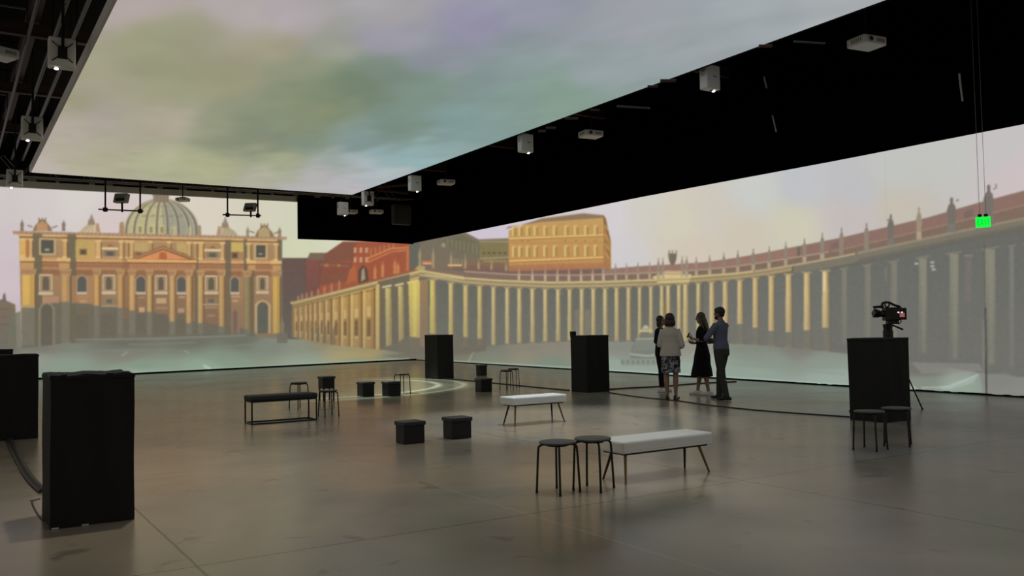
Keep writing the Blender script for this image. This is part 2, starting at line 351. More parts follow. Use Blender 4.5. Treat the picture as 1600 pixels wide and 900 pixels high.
wr(216, 464, 227, 467, (168, 128, 108)); wr(124, 463, 138, 466, (176, 134, 92)); wr(124, 469, 136, 474, (186, 142, 100)); wr(361, 462, 375, 465, (184, 150, 112)); wr(363, 469, 372, 473, (192, 148, 104))
wp([(361, 530), (361, 486), (367, 481), (374, 486), (374, 530)], (146, 116, 92)); wp([(364, 530), (364, 490), (367, 486), (371, 490), (371, 530)], (124, 96, 82))
# arched gates
wp([(60, 545), (60, 482), (64, 475), (73, 471), (82, 475), (86, 482), (86, 545)], (132, 122, 100)); wp([(64, 545), (64, 484), (67, 478), (73, 475), (79, 478), (82, 484), (82, 545)], (98, 92, 78))
wr(66, 463, 92, 474, (184, 138, 108), .75)
wp([(398, 527), (398, 478), (402, 472), (410, 469), (418, 472), (423, 478), (423, 527)], (192, 158, 112)); wp([(402, 527), (402, 480), (405, 475), (410, 472.5), (416, 475), (419, 480), (419, 527)], (92, 94, 82))
for k, (x0, x1) in enumerate(((158, 181), (240, 263), (213, 228), (276, 290), (120, 137))): wr(x0, 492, x1, 530, (104, 96, 80), .8)
wr(152, 525, 400, 532, (104, 104, 88), .6)
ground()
# ornaments on the roofline
def statue(x, yt, yb, w, c, L=BAS):
    h = yb - yt
    poly([(x - w * .5, yb), (x - w * .42, yb - h * .3), (x - w * .5, yb - h * .62), (x - w * .3, yb - h * .78), (x - w * .14, yb - h * .82), (x - w * .16, yb - h * .96), (x, yt), (x + w * .16, yb - h * .96),
          (x + w * .16, yb - h * .82), (x + w * .36, yb - h * .76), (x + w * .5, yb - h * .55), (x + w * .36, yb - h * .3), (x + w * .5, yb)], c, 1, L)
for x, yt, w in ((34.5, 343, 6), (99.5, 344, 6)): statue(x, yt, 361, w, (136, 118, 102))
for x, yt, w in ((387, 354, 5), (437, 355, 6)): statue(x, yt, 371, w, (150, 132, 108))
for x in (272, 297): statue(x, 350, 368, 4.5, (190, 176, 136))
for cx_, y_, c1 in ((66, 361, (184, 144, 100)), (413, 370, (176, 156, 112))):
    poly([(cx_ - 15, y_), (cx_ - 11, y_ - 9), (cx_ - 7, y_ - 13), (cx_ - 5, y_ - 18), (cx_ + 4, y_ - 18), (cx_ + 8, y_ - 12), (cx_ + 12, y_ - 8), (cx_ + 16, y_)], (140, 112, 84), 1, BAS)
    poly([(cx_ - 9, y_), (cx_ - 9, y_ - 10), (cx_, y_ - 16), (cx_ + 8, y_ - 10), (cx_ + 9, y_)], c1, 1, BAS)
    line([(cx_ - 23, y_ - 9), (cx_ - 15, y_ - 6)], 2, (130, 116, 108), .9, BAS); line([(cx_ + 15, y_ - 5), (cx_ + 24, y_ - 8)], 2, (130, 110, 90), .9, BAS)
    for q in (-5, 0, 5): line([(cx_ + q, y_ - 16), (cx_ + q, y_ - 21)], 2, (150, 122, 96), 1, BAS)

# dark palace wall beyond, then the red palaces ---------------------------
poly([(441, 403), (484, 403), (500, 420), (500, 530), (441, 530)], ((104, 82, 76), (96, 92, 84)), 1, RED)
poly([(482, 400), (500, 398), (560, 400), (560, 470), (478, 480), (478, 410)], ((132, 80, 72), (116, 80, 70)), 1, RED)
poly([(481, 403), (484, 395), (512, 395), (540, 400), (552, 402), (548, 406), (482, 406)], (118, 100, 82), 1, RED)
poly([(506, 398), (536, 377), (648, 377), (648, 442), (548, 462), (498, 462)], ((160, 84, 60), (158, 84, 58)), 1, RED)
poly([(506, 398), (534, 379), (556, 379), (552, 408), (506, 408)], (122, 82, 68), .8); poly([(498, 406), (550, 410), (548, 440), (498, 446)], (112, 80, 66), .6)
poly([(500, 412), (546, 414), (546, 417), (500, 415)], (150, 92, 72), .8); rct(500, 422, 548, 425, (148, 70, 60), .8); rct(507, 413, 513, 417, (168, 128, 84), .8); rct(527, 413, 532, 417, (168, 124, 80), .8)
line([(440, 412), (478, 418), (478, 500)], 2, (112, 76, 70), .6)
poly([(546, 422), (556, 413), (557, 438), (540, 444)], (176, 98, 62), .9)
for x0 in (553, 562, 571):
    for y0 in (387, 402):
        rct(x0, y0, x0 + 4.5, y0 + 8, (206, 164, 122), 1); rct(x0 + 2.6, y0 + 1, x0 + 4.5, y0 + 8, (168, 108, 76), .8)
for k, x0 in enumerate((578, 585, 592, 599, 606, 613)): rct(x0, 388 - k * 1.5, x0 + 3, 400 - k * 2.4, (190, 116, 74), .8)
line([(574, 404), (612, 388), (637, 387)], 2.2, (212, 138, 84)); line([(574, 410), (612, 393), (637, 391)], 1.8, (206, 130, 80)); line([(637, 384), (637, 424)], 2.4, (198, 134, 86))
rct(634, 385, 637, 424, (176, 100, 64), .7)
poly([(560, 444), (560, 422), (567, 414), (574, 420), (576, 440)], (92, 70, 60), 1); poly([(564, 440), (565, 422), (569, 418), (571, 436)], (172, 152, 122), .9)
for x, yt, yb in ((586, 414, 436), (598, 408, 434), (617, 404, 428), (622, 410, 428)): statue(x, yt, yb, 5, (196, 126, 78), None)
# olive buildings in the middle
poly([(640, 377), (660, 372), (725, 362), (748, 374), (797, 374), (797, 428), (725, 434), (655, 424), (640, 420)], ((114, 108, 92), (124, 108, 88)), 1, PAL)
poly([(640, 380), (656, 374), (656, 420), (640, 424)], (100, 100, 90), 1)
poly([(700, 362), (725, 367), (748, 378), (795, 376), (795, 372), (748, 374), (726, 365)], (130, 116, 88), .9)
poly([(690, 376), (725, 368), (748, 382), (748, 400), (700, 386)], (110, 106, 84), 1)
for k in range(8): line([(700 + k * 6.4, 373 + k * 1.2), (700 + k * 6.4, 384 + k * 2.1)], 1.6, (150, 136, 104), .7)
poly([(749, 380), (795, 378), (795, 400), (750, 402)], (130, 118, 80), 1); rct(749, 376, 795, 379, (150, 138, 104), .9)
for x0 in (754, 762, 770, 779, 787): rct(x0, 394, x0 + 4.5, 397, (92, 84, 58), .9)
line([(750, 404), (797, 402)], 2.4, (164, 146, 104)); rct(752, 405, 797, 414, (130, 112, 80), 1); rct(728, 410, 797, 430, ((138, 104, 80), (108, 84, 84)), .8)
for k in range(6): line([(756 + k * 6, 408), (761 + k * 6, 408)], 2.4, (166, 150, 90), .7)
for x0 in (709, 714, 720): rct(x0, 404, x0 + 3, 414, (148, 132, 100), .8)
for k, (x, yt, yb) in enumerate(((656, 387, 414), (677, 387, 420), (705, 393, 424), (727, 397, 430), (748, 404, 430), (768, 406, 430), (791, 408, 434))): statue(x, yt, yb, 4.2, (160, 142, 106), None)
rct(660, 408, 675, 413, (204, 118, 84), 1); rct(661, 411, 674, 413, (222, 172, 128), 1); rct(700, 413, 722, 416, (214, 178, 132), 1); rct(690, 380, 696, 386, (170, 156, 126), .7); rct(700, 416, 722, 422, (140, 90, 62), .6)
# golden palace
poly([(795, 360), (846, 341), (911, 333), (944, 336), (955, 378), (955, 420), (795, 430)], ((196, 156, 92), (190, 136, 80)), 1, PAL)
poly([(790, 358), (846, 342), (911, 333.5), (944, 336.5), (941, 340.5), (846, 347), (795, 354)], (140, 116, 92), 1, PAL)
poly([(943, 337), (947, 341), (954, 377), (954, 420), (943, 418)], (168, 122, 72), 1, PAL); line([(943, 338), (953, 376)], 2.4, (112, 92, 66), .9); line([(946, 376), (953, 402)], 2, (128, 100, 64), .8)
for k in range(4): line([(945, 352 + k * 14), (952, 362 + k * 14)], 2, (206, 160, 96), .7)
for (ya, yb) in ((373, 367), (408, 402)):
    line([(795, ya), (943, yb)], 2, (232, 196, 122)); line([(795, ya + 2.2), (943, yb + 2.2)], 1.4, (150, 106, 58), .7)
rct(795, 378, 943, 381, (176, 130, 78), .4)
for i, x0 in enumerate((800, 810, 822, 834, 849, 864, 882, 897, 913, 928)):
    for (a_, b_) in ((353, 368), (384, 401)):
        s_ = (1 - (x0 - 800) / 140) * 2 - 1.2
        rct(x0, a_ + s_, x0 + 4.6, b_ + s_, (226, 194, 124), .95); rct(x0 + 2.8, a_ + s_ + 2, x0 + 7, b_ + s_, (154, 124, 66), .7); rct(x0 - .5, a_ + s_ - 1, x0 + 6.5, a_ + s_ + 1.5, (214, 170, 98), .8)
    rct(x0 + 1, 411, x0 + 6, 418, (206, 150, 92), .7)
for x0 in (815, 824, 883, 899, 914, 930): rct(x0, 375.5, x0 + 1.8, 377.5, (120, 84, 48), .8)
poly([(795, 414), (943, 410), (955, 420), (955, 426), (795, 434)], ((176, 120, 78), (132, 88, 84)), .75)

# colonnade -----------------------------------------------------------------
CORN = [(455, 473), (655, 423), (665, 424), (725, 434), (780, 438), (860, 441), (940, 440), (1020, 437), (1080, 432), (1150, 427), (1200, 420.5), (1250, 412), (1312, 401), (1425, 377), (1500, 361), (1600, 341), (1720, 318)]
ROOF = [(640, 418), (725, 420), (800, 424), (955, 420), (1000, 416), (1057, 413), (1100, 410), (1150, 403), (1200, 394), (1312, 372), (1385, 355), (1450, 340), (1525, 318), (1600, 298), (1720, 270)]
RAIL = [(655, 416), (725, 424), (800, 429), (900, 430), (1000, 427), (1057, 424), (1100, 421), (1150, 416), (1200, 409), (1312, 391), (1425, 364), (1500, 346), (1600, 321), (1720, 296)]
BASE = [(600, 545), (700, 546), (760, 541), (811, 537), (900, 533), (1100, 535), (1200, 540), (1320, 552), (1440, 567), (1540, 584), (1720, 600)]
xs = list(range(655, 1721, 8))
poly([(x, itp(ROOF, x)) for x in xs] + [(x, itp(BASE, x)) for x in xs[::-1]], (104, 101, 92), 1, COLN)
def strip(a, b, col, x0=655, x1=1720, da=0, db=0, al=1.0):
    X = list(range(x0, x1 + 1, 6)); poly([(x, itp(a, x) + da) for x in X] + [(x, itp(b, x) + db) for x in X[::-1]], col, al)
strip(ROOF, RAIL, (150, 116, 102), 940, 1250); strip(ROOF, RAIL, (140, 110, 100), 1250, 1720); strip(ROOF, RAIL, (128, 92, 86), 725, 940, al=.8)
strip(RAIL, CORN, (128, 106, 92)); strip(RAIL, RAIL, (176, 152, 128), 725, 1300, -1, 1); strip(RAIL, RAIL, (156, 128, 112), 1300, 1720, -1.2, 1, .8)
strip(CORN, CORN, (168, 148, 110), 655, 1240, 0, 11); strip(CORN, CORN, (122, 116, 100), 1240, 1720, 0, 14); strip(CORN, CORN, (204, 184, 128), 655, 1180, -1, 1.6); strip(CORN, CORN, (180, 160, 126), 1180, 1340, -1, 2); strip(CORN, CORN, (146, 134, 114), 1340, 1720, -1.5, 2.5)
strip(CORN, CORN, (126, 112, 80), 655, 1240, 3, 4.6, .8); strip(CORN, CORN, (190, 170, 120), 655, 1000, 5, 6.6, .7); strip(CORN, CORN, (112, 106, 90), 655, 1240, 9, 12)
strip(CORN, CORN, (104, 102, 94), 1340, 1720, 10, 30, .7)
# shaded depth of the colonnade, a little lighter towards the floor
for i, (x0, x1) in enumerate(((655, 760), (760, 1100), (1100, 1300), (1300, 1720))):
    c = ((102, 102, 92), (104, 104, 96), (108, 108, 102), (104, 104, 98))[i]
    strip(CORN, BASE, (c, tuple(v + 6 for v in c)), x0, x1, 13 if x0 < 1200 else 20, 0)
cols = [(676, 9, 0), (704.5, 7, 0), (727.5, 7, 0), (749.5, 7, 0), (771, 6, 0), (792.5, 6, 0), (811.5, 6.5, 0), (832, 6.5, 0), (852, 6.5, 0), (872, 6.5, 0), (890, 6, 0), (909, 6, 0), (927, 6, 0), (945.5, 6, 0), (963.5, 6, 0), (982, 6, 0), (999.5, 5, 0), (1017, 5, 0),
        (1034, 5.5, 0), (1044, 6, 0), (1061, 6, 0), (1071, 7.5, 0), (1091, 6, 0), (1112, 7, 0), (1133, 7.5, 510), (1156, 8, 506), (1180, 8, 512), (1205, 8, 517), (1232, 9, 519), (1260.5, 9.5, 516), (1289.5, 10, 512),
        (1319, 8, 1), (1356, 9, 1), (1397, 10, 1), (1442, 12, 1), (1491, 13, 1), (1547, 16, 1), (1581, 7, 1), (1614, 17, 1), (1690, 18, 1)]
for x, w, fl_ in cols:
    yt = itp(CORN, x) + (12 if x < 1200 else 12 + (x - 1200) * .075); yb = itp(BASE, x) - 1
    if fl_ == 1:
        c = (134, 132, 114) if x > 1430 else (124, 122, 108)
        if x == 1581: c = (122, 120, 112)
        poly([(x - w * .5, yt), (x + w * .5, yt), (x + w * .56, yb - 12), (x - w * .56, yb - 12)], (c, (114, 113, 105)), .98)
        poly([(x - w * .1, yt), (x + w * .3, yt), (x + w * .35, yb - 16), (x - w * .1, yb - 16)], tuple(v + 6 for v in c), .5)
        line([(x - w * .9, yt - 1 + w * .12), (x + w * .9, yt - 1 - w * .22)], 2.0, (142, 136, 118), .7)
    else:
        lit = (206, 188, 132) if x < 1100 else (204, 180, 126)
        if x < 760: lit = (206, 190, 104) if x < 690 else (204, 184, 118)
        ylit = fl_ if fl_ > 1 else yb
        poly([(x - w * .44, yt), (x + w * .44, yt), (x + w * .54, yb), (x - w * .5, yb)], (122, 118, 104), .8)
        poly([(x - w * .44, yt), (x + w * .44, yt), (x + w * .54, ylit), (x - w * .5, ylit)], lit if x > 1100 else (lit, tuple(v * .93 for v in lit)), 1)
        poly([(x + w * .16, yt), (x + w * .44, yt), (x + w * .56, ylit), (x + w * .2, ylit)], (172, 138, 92), .75)
        poly([(x + w * .5, yt), (x + w * 1.0, yt), (x + w * 1.1, yb), (x + w * .55, yb)], (112, 108, 90), .5)
        line([(x - w * .85, yt - 1), (x + w * .85, yt - 1)], 2.0, (176, 160, 120), .8)
        line([(x - w * .7, yb), (x + w * .7, yb)], 2.0, (150, 128, 96), .7)
# projecting centre bay
poly([(1020, 433), (1030, 430), (1080, 429.5), (1080, 432), (1076, 442), (1030, 444)], (204, 184, 130), 1, COLN); line([(1020, 433.5), (1030, 431), (1080, 430)], 2.4, (222, 204, 150)); line([(1026, 438), (1078, 436)], 1.6, (140, 120, 82), .7); line([(1029, 443.5), (1077, 442)], 1.6, (150, 128, 86), .8)
rct(1037, 423, 1068, 430, (190, 162, 124), 1); rct(1040, 425, 1065, 427, (206, 176, 136), .7)
poly([(1048, 414), (1045, 405), (1044, 396), (1058, 396), (1057, 405), (1054, 414)], (118, 106, 92), 1, COLN)
for q in (1046, 1051, 1057): line([(q, 398), (q - .5, 391)], 2, (134, 120, 106), 1, COLN)
poly([(1037, 470), (1042, 470), (1042, 535), (1038, 535)], (150, 110, 66), .5)
# light patches between columns
rct(898, 484, 906, 530, (128, 122, 104), .7); rct(914, 484, 922, 530, (140, 128, 104), .6); line([(874, 456), (880, 460)], 3, (136, 128, 106), .6)
for (x, y) in ((1432, 412), (1457, 410), (1457, 416), (1459, 421)): rct(x - 3, y - 1.2, x + 3, y + 1.2, (206, 204, 196), .8)
rct(1508, 398, 1518, 470, (122, 112, 104), .55); rct(1507, 398, 1520, 401, (140, 128, 116), .7); rct(1382, 418, 1386, 440, (124, 122, 108), .6); rct(1286, 425, 1290, 455, (226, 210, 166), .6)
# statues on the balustrade
for x, yt, w in ((811, 417, 3.4), (832, 417, 3.4), (852, 417, 3.4), (871, 417, 3.4), (889, 418, 3.4), (908, 418, 3.4), (926, 418, 3.4), (943, 416, 3.4)):
    statue(x, yt, itp(CORN, x), w, (172, 142, 122), COLN); rct(x - 2, itp(RAIL, x), x + 2, itp(CORN, x) - 1, (196, 172, 136), .9)
for x, yt, w in ((962, 411, 4), (979, 411, 4), (997, 409, 4), (1015, 409, 4), (1029, 402, 4.5), (1036, 402, 4), (1066, 399, 4), (1073, 400, 5), (1088, 401, 4.5), (1109, 398, 4.5), (1131, 394, 5), (1153, 390, 5), (1177, 388, 5.5), (1202, 384, 5), (1228, 377, 5), (1257, 372, 6), (1285, 363, 7), (1315, 355, 7), (1354, 348, 8)):
    yb = itp(CORN, x); statue(x, yt, yb - 1, w, (142, 130, 114) if yt < 398 else (150, 132, 116), COLN); rct(x - w * .5, itp(RAIL, x) + 1, x + w * .5, yb - 1, (178, 160, 130) if x < 1300 else (140, 128, 112), .9)
for x, yt, w in ((1392, 334, 11), (1436, 323, 9), (1487, 308, 15), (1545, 288, 17)):
    yb = itp(CORN, x) - 1; statue(x, yt, yb, w, (118, 110, 102) if x != 1436 else (158, 140, 116), COLN); rct(x - w * .42, itp(RAIL, x) + 1, x + w * .42, yb, (122, 118, 108) if x != 1436 else (176, 156, 128), .9)
line([(1552, 296), (1557, 293), (1556, 287)], 1.8, (116, 110, 106), .9, COLN); line([(1494, 314), (1498, 312)], 2.4, (118, 110, 104), .9, COLN); line([(1386, 345), (1390, 342)], 2.4, (140, 122, 104), .9, COLN)
poly([(1506, 332), (1520, 326), (1521, 338), (1506, 342)], (108, 98, 92), .6); poly([(1297, 382), (1310, 377), (1310, 386), (1298, 390)], (112, 100, 90), .6)
# straight wing on the left of the corner
WT = [(455, 474), (655, 424)]; WB = [(455, 526), (520, 539), (590, 546), (655, 548)]
X = list(range(457, 656, 6))
poly([(x, itp(WT, x)) for x in X] + [(x, itp(WB, x)) for x in X[::-1]], ((196, 160, 92), (176, 136, 84)), 1, COLN)
poly([(457, 474), (520, 458), (520, 538), (457, 526)], ((168, 134, 96), (150, 124, 96)), .7)
poly([(457, 474)] + [(655, 424), (655, 432)] + [(457, 479)], (168, 146, 98), 1); line([(454, 473.5), (655, 423.5)], 3, (216, 196, 138)); line([(458, 477.5), (655, 430)], 1.6, (116, 98, 62), .9); line([(458, 481), (655, 437)], 2, (120, 100, 64), .75)
poly([(457, 470), (655, 418), (655, 423), (457, 473)], (140, 92, 66), .7)
pil = [459, 466.5, 475, 482, 489, 497, 507, 518, 531, 546, 565, 585]
for k, x in enumerate(pil):
    yt, yb = itp(WT, x) + 8, itp(WB, x); w = 1.2 + (x - 455) * .018
    line([(x, yt), (x, yb)], w, (118, 86, 50), .8); line([(x + w + .8, yt), (x + w + .8, yb)], w * 1.1, (222, 190, 116), .75); line([(x - w - .8, yt + 4), (x - w - .8, yb)], w * .7, (158, 116, 62), .7)
    if k < len(pil) - 1:
        xa, xb = x, pil[k + 1]; g = xb - xa; cx_ = xa + g * .55; h = yb - yt
        rct(cx_ - g * .13, yt + h * .28, cx_ + g * .22, yt + h * .46, (222, 188, 116), .7); rct(cx_ - g * .13, yt + h * .50, cx_ + g * .15, yt + h * .80, (100, 78, 52), .8); rct(cx_ - g * .16, yt + h * .46, cx_ + g * .2, yt + h * .49, (150, 106, 60), .6)
        rct(cx_ - g * .13, yt + h * .8, cx_ + g * .2, yt + h * .85, (214, 182, 124), .6)
for x, h in ((488, 26), (497, 28), (508, 30), (522, 34)): poly([(x - 3, itp(WB, x)), (x - 2, itp(WB, x) - h * .7), (x + 2, itp(WB, x) - h), (x + 3, itp(WB, x))], (110, 96, 74), .7)
poly([(590, 440), (640, 428), (640, 548), (590, 546)], ((112, 102, 84), (104, 98, 86)), 1)
rct(588, 444, 593, 546, (206, 178, 116), .9); rct(593, 443, 596, 546, (120, 96, 60), .8)
for x0, x1, yt, yb in ((602, 611, 450, 543), (622, 630, 447, 536)):
    poly([(x0, yt), (x1, yt), (x1 + 1, yb), (x0 + 1, yb)], ((196, 178, 116), (176, 156, 104)), 1); rct(x1 - 3, yt, x1, yb, (150, 128, 78), .6); line([(x0 - 5, yt - 1), (x1 + 1, yt - 4)], 3, (218, 204, 152), .9)
poly([(590, 545), (620, 536), (637, 524), (660, 520), (760, 530), (760, 548), (640, 553)], (110, 104, 90), .9)
poly([(638, 441), (656, 439), (656, 528), (640, 526)], ((204, 184, 98), (190, 166, 98)), 1); rct(645, 441, 651, 526, (214, 198, 104), .8); poly([(656, 438), (669, 436), (668, 545), (656, 540)], ((150, 122, 88), (136, 114, 92)), 1)
line([(636, 442), (654, 438)], 3, (216, 196, 138)); poly([(648, 420), (655, 414), (664, 416), (664, 424), (655, 423)], (176, 156, 106), 1)
line([(655, 424), (664, 424), (725, 433), (725, 436), (664, 429)], 2, (206, 188, 130), .8)
for x, h in ((466, 10), (472, 12), (479, 12), (487, 12), (497, 13), (507, 15), (518, 17), (530, 19)): statue(x, itp(WT, x) - h, itp(WT, x) - 2, 3.2, (172, 128, 100), None)
# water jets and pedestal figures at the foot of the facade
statue(441, 497, 522, 7, (132, 118, 92), None); rct(433, 520, 449, 536, (112, 108, 92), .9)
# fountain
poly([(984, 554), (990, 536), (996, 528), (1022, 528), (1030, 538), (1038, 556), (1030, 562), (985, 560)], (122, 128, 118), 1, FOU)
poly([(994, 531), (1020, 529), (1028, 546), (990, 549)], (132, 138, 126), .8); line([(993, 530), (1024, 529)], 2.4, (166, 172, 154)); line([(984, 553), (1010, 556), (1040, 554)], 3, (162, 172, 158)); rct(999, 521, 1021, 528, (122, 120, 106), 1)
rct(999, 515, 1020, 519, (208, 192, 144), 1); rct(1003, 513, 1015, 516, (180, 172, 136), 1); poly([(1004, 513), (1006, 509), (1010, 508), (1013, 510), (1014, 513)], (190, 194, 166), 1, FOU)
rct(970, 560, 1040, 571, (134, 142, 130), .8, FOU)
for k in range(9): rct(971 + k * 8, 563, 975 + k * 8, 569, (112, 118, 106), .7)
# seams and painted light and shade of the gathered cloth bottom on the right
for x0, x1, y0, y1, a in ((1526, 1528, 208, 330, .25), (1383, 1385, 240, 350, .15)): line([(x0, y0), (x1, y1)], 1.4, (150, 148, 148), a)
line([(1539.5, 480), (1541, 550), (1541.5, 622)], 2.6, (58, 58, 54), .85); line([(1538, 380), (1539.5, 480)], 1.6, (84, 84, 80), .7); line([(1536, 500), (1537, 612)], 3.5, (132, 132, 126), .5)
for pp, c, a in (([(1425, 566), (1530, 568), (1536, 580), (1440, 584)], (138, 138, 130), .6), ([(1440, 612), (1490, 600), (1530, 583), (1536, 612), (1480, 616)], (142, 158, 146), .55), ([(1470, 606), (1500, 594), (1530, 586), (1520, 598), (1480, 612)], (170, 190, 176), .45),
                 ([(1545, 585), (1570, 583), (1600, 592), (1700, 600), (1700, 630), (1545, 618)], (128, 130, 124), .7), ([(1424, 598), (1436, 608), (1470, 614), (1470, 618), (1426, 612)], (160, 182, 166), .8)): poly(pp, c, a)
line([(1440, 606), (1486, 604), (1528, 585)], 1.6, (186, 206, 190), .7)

# haze of the projection near the floor, softness of the lens
haze = np.clip((PY - 455) / 90.0, 0, 1) * 0.30 * np.clip(1 - (PY - 545) / 20.0, 0, 1)
img = img * (1 - haze[..., None]) + np.array([112, 110, 100.0]) * haze[..., None]
def blur(a, s):
    r = int(3 * s) + 1; k = np.exp(-0.5 * (np.arange(-r, r + 1) / s) ** 2); k /= k.sum()
    p = np.pad(a, ((r, r), (0, 0), (0, 0)), mode='edge'); a = sum(k[i] * p[i:i + a.shape[0]] for i in range(2 * r + 1))
    p = np.pad(a, ((0, 0), (r, r), (0, 0)), mode='edge'); return sum(k[i] * p[:, i:i + a.shape[1]] for i in range(2 * r + 1))
# fine broken detail on the masonry, then the softness of the projection
det = blur(rng.normal(0, 1, (CHh, CW, 1)), 0.9); det /= det.std()
det = blur(det, .01) if False else det
msk = np.isin(lab, (BAS, PAL, RED, COLN)).astype(float)[..., None]
img = img * (1 + det * 0.010 * msk)
lum = (img * np.array([.3, .55, .15])).sum(-1, keepdims=True)
km = np.where(np.isin(lab, (BAS, PAL, RED, COLN))[..., None], .03, .05)
img = img * (1 - km) + lum * km
img = np.where(msk > 0, img * .965 + 4.5, img)
img = blur(img, 0.85)
ns = blur(rng.normal(0, 1, (CHh, CW, 1)), 2.5); img += ns * 2.0
L8 = np.clip(img, 0, 255) / 255.0
LINIMG = np.where(L8 <= 0.04045, L8 / 12.92, ((L8 + 0.055) / 1.055) ** 2.4)
def sample(u, v):
    x = np.clip(u - CX0 - 0.5, 0, CW - 1.001); y = np.clip(v - CY0 - 0.5, 0, CHh - 1.001)
    i = x.astype(int); j = y.astype(int); fx = (x - i)[..., None]; fy = (y - j)[..., None]
    return (LINIMG[j, i] * (1 - fx) + LINIMG[j, i + 1] * fx) * (1 - fy) + (LINIMG[j + 1, i] * (1 - fx) + LINIMG[j + 1, i + 1] * fx) * fy
def nplab(u, v):
    return lab[np.clip((v - CY0).astype(int), 0, CHh - 1), np.clip((u - CX0).astype(int), 0, CW - 1)]
def pxa(P):
    Q = P - np.array([0, 0, CH]); z = np.maximum(Q @ fwd, 0.5)
    return 800 + F * (Q @ Rv) / z, 450 - F * (Q @ Uv) / z
def grid_mesh(name, V, quads, colv, m, parent=None):
    """V (n,3), quads (k,4), colv (n,3)"""
    used, inv = np.unique(quads.ravel(), return_inverse=True)
    V = V[used]; colv = colv[used]; q = inv.reshape(-1, 4)
    me = bpy.data.meshes.new(name)
    me.vertices.add(len(V)); me.vertices.foreach_set('co', V.astype(np.float32).ravel())
    me.loops.add(q.size); me.loops.foreach_set('vertex_index', q.ravel().astype(np.int32))
    me.polygons.add(len(q)); me.polygons.foreach_set('loop_start', (np.arange(len(q)) * 4).astype(np.int32))
    a = me.color_attributes.new('picture', 'FLOAT_COLOR', 'POINT')
    c4 = np.ones((len(V), 4), np.float32); c4[:, :3] = colv; a.data.foreach_set('color', c4.ravel())
    me.update(calc_edges=True); me.materials.append(m)
    o = bpy.data.objects.new(name, me); COL.objects.link(o)
    if parent is not None: o.parent = parent
    return o
PART = {SKY: 'projected_sky', BAS: 'projected_basilica', PAL: 'projected_palace', RED: 'projected_red_palace', COLN: 'projected_colonnade', PIA: 'projected_paving', FOU: 'projected_fountain'}
PLAB = {SKY: 'pale pink and grey evening sky', BAS: 'domed basilica front with columns and pediment', PAL: 'golden palace above the colonnade', RED: 'red palace walls', COLN: 'curved colonnade with statues on its balustrade', PIA: 'greenish paving of the square', FOU: 'tiered stone fountain'}
mPic = vcol_mat('projected_picture', 1.0)
def screen(name, A, B, ztopA, ztopB, us, rows, lift=0.0, wob=None):
    """cloth screen along floor line A->B; us = fractions (may go past 0..1)"""
    A = np.array(A); B = np.array(B); us = np.array(us); vs = np.linspace(0, 1, rows)
    base = A[None, :] + (B - A)[None, :] * us[:, None]
    zt = ztopA + (ztopB - ztopA) * us
    P = np.zeros((len(us), rows, 3)); P[:, :, 0] = base[:, 0:1]; P[:, :, 1] = base[:, 1:2]; P[:, :, 2] = lift + vs[None, :] * (zt[:, None] - lift)
    u, v = pxa(P.reshape(-1, 3)); colv = sample(u, v)
    if wob is not None: P = wob(P)
    Pf = P.reshape(-1, 3)
    ii, jj = np.mgrid[0:len(us) - 1, 0:rows - 1]; i0 = ii * rows + jj
    quads = np.stack([i0, i0 + rows, i0 + rows + 1, i0 + 1], -1).reshape(-1, 4)
    cu, cv = pxa(P[:-1, :-1].reshape(-1, 3) * .5 + P[1:, 1:].reshape(-1, 3) * .5); lb = nplab(cu, cv)
    root = empty(name, (0, 0, 0))
    for k in range(7):
        if (lb == k).sum() < 400: lb[lb == k] = SKY
    for k in sorted(set(lb.tolist())):
        sel = lb == k
        o = grid_mesh(PART[k], Pf, quads[sel], colv, mPic, root); o['label'] = PLAB[k]
    return root

# ------------------------------------------------------------------ the room
BLACK = mat('black_paint', (0.004, 0.004, 0.004, 1), 0.9, spec=0.05)
DRAPE = mat('black_drape', (0.0012, 0.0012, 0.0012, 1), 1.0, spec=0.0)
PA = fl(0, 596); PC = fl(650, 562.5); PB = fl(1600, 621)
dB = (PC - PA).normalized(); dR = (PB - PC).normalized()
XR = 21.0; XL = -8.0; YF = -8.0; ZC = 8.6

# polished concrete floor
mF = bpy.data.materials.new('polished_concrete'); mF.use_nodes = True
nt = mF.node_tree; b = nt.nodes['Principled BSDF']; N = nt.nodes.new; Lk = nt.links.new
geo = N('ShaderNodeNewGeometry')
def noise(sc, det=5, rough=.55, dist=0.0):
    n = N('ShaderNodeTexNoise'); n.inputs['Scale'].default_value = sc; n.inputs['Detail'].default_value = det
    n.inputs['Roughness'].default_value = rough; n.inputs['Distortion'].default_value = dist; Lk(geo.outputs['Position'], n.inputs['Vector']); return n
def ramp(src, stops):
    r = N('ShaderNodeValToRGB'); Lk(src, r.inputs['Fac'])
    while len(r.color_ramp.elements) < len(stops): r.color_ramp.elements.new(0.5)
    for e, (p, c) in zip(r.color_ramp.elements, stops): e.position = p; e.color = c
    return r
def mixc(a, bb, fac, mode='MIX'):
    m = N('ShaderNodeMix'); m.data_type = 'RGBA'; m.blend_type = mode
    for s, i in ((a, 'A'), (bb, 'B')):
        if isinstance(s, tuple): m.inputs[i].default_value = s
        else: Lk(s, m.inputs[i])
    if isinstance(fac, float): m.inputs['Factor'].default_value = fac
    else: Lk(fac, m.inputs['Factor'])
    return m.outputs['Result']
def math_(op, a, bb=None):
    m = N('ShaderNodeMath'); m.operation = op
    for i, s in enumerate((a, bb)):
        if s is None: continue
        if isinstance(s, (int, float)): m.inputs[i].default_value = s
        else: Lk(s, m.inputs[i])
    return m.outputs[0]
n1 = noise(0.25, 4, .55, .6); n2 = noise(0.7, 3, .5, .3); n3 = noise(2.2, 4, .55, .5); n4 = noise(14, 4, .6)
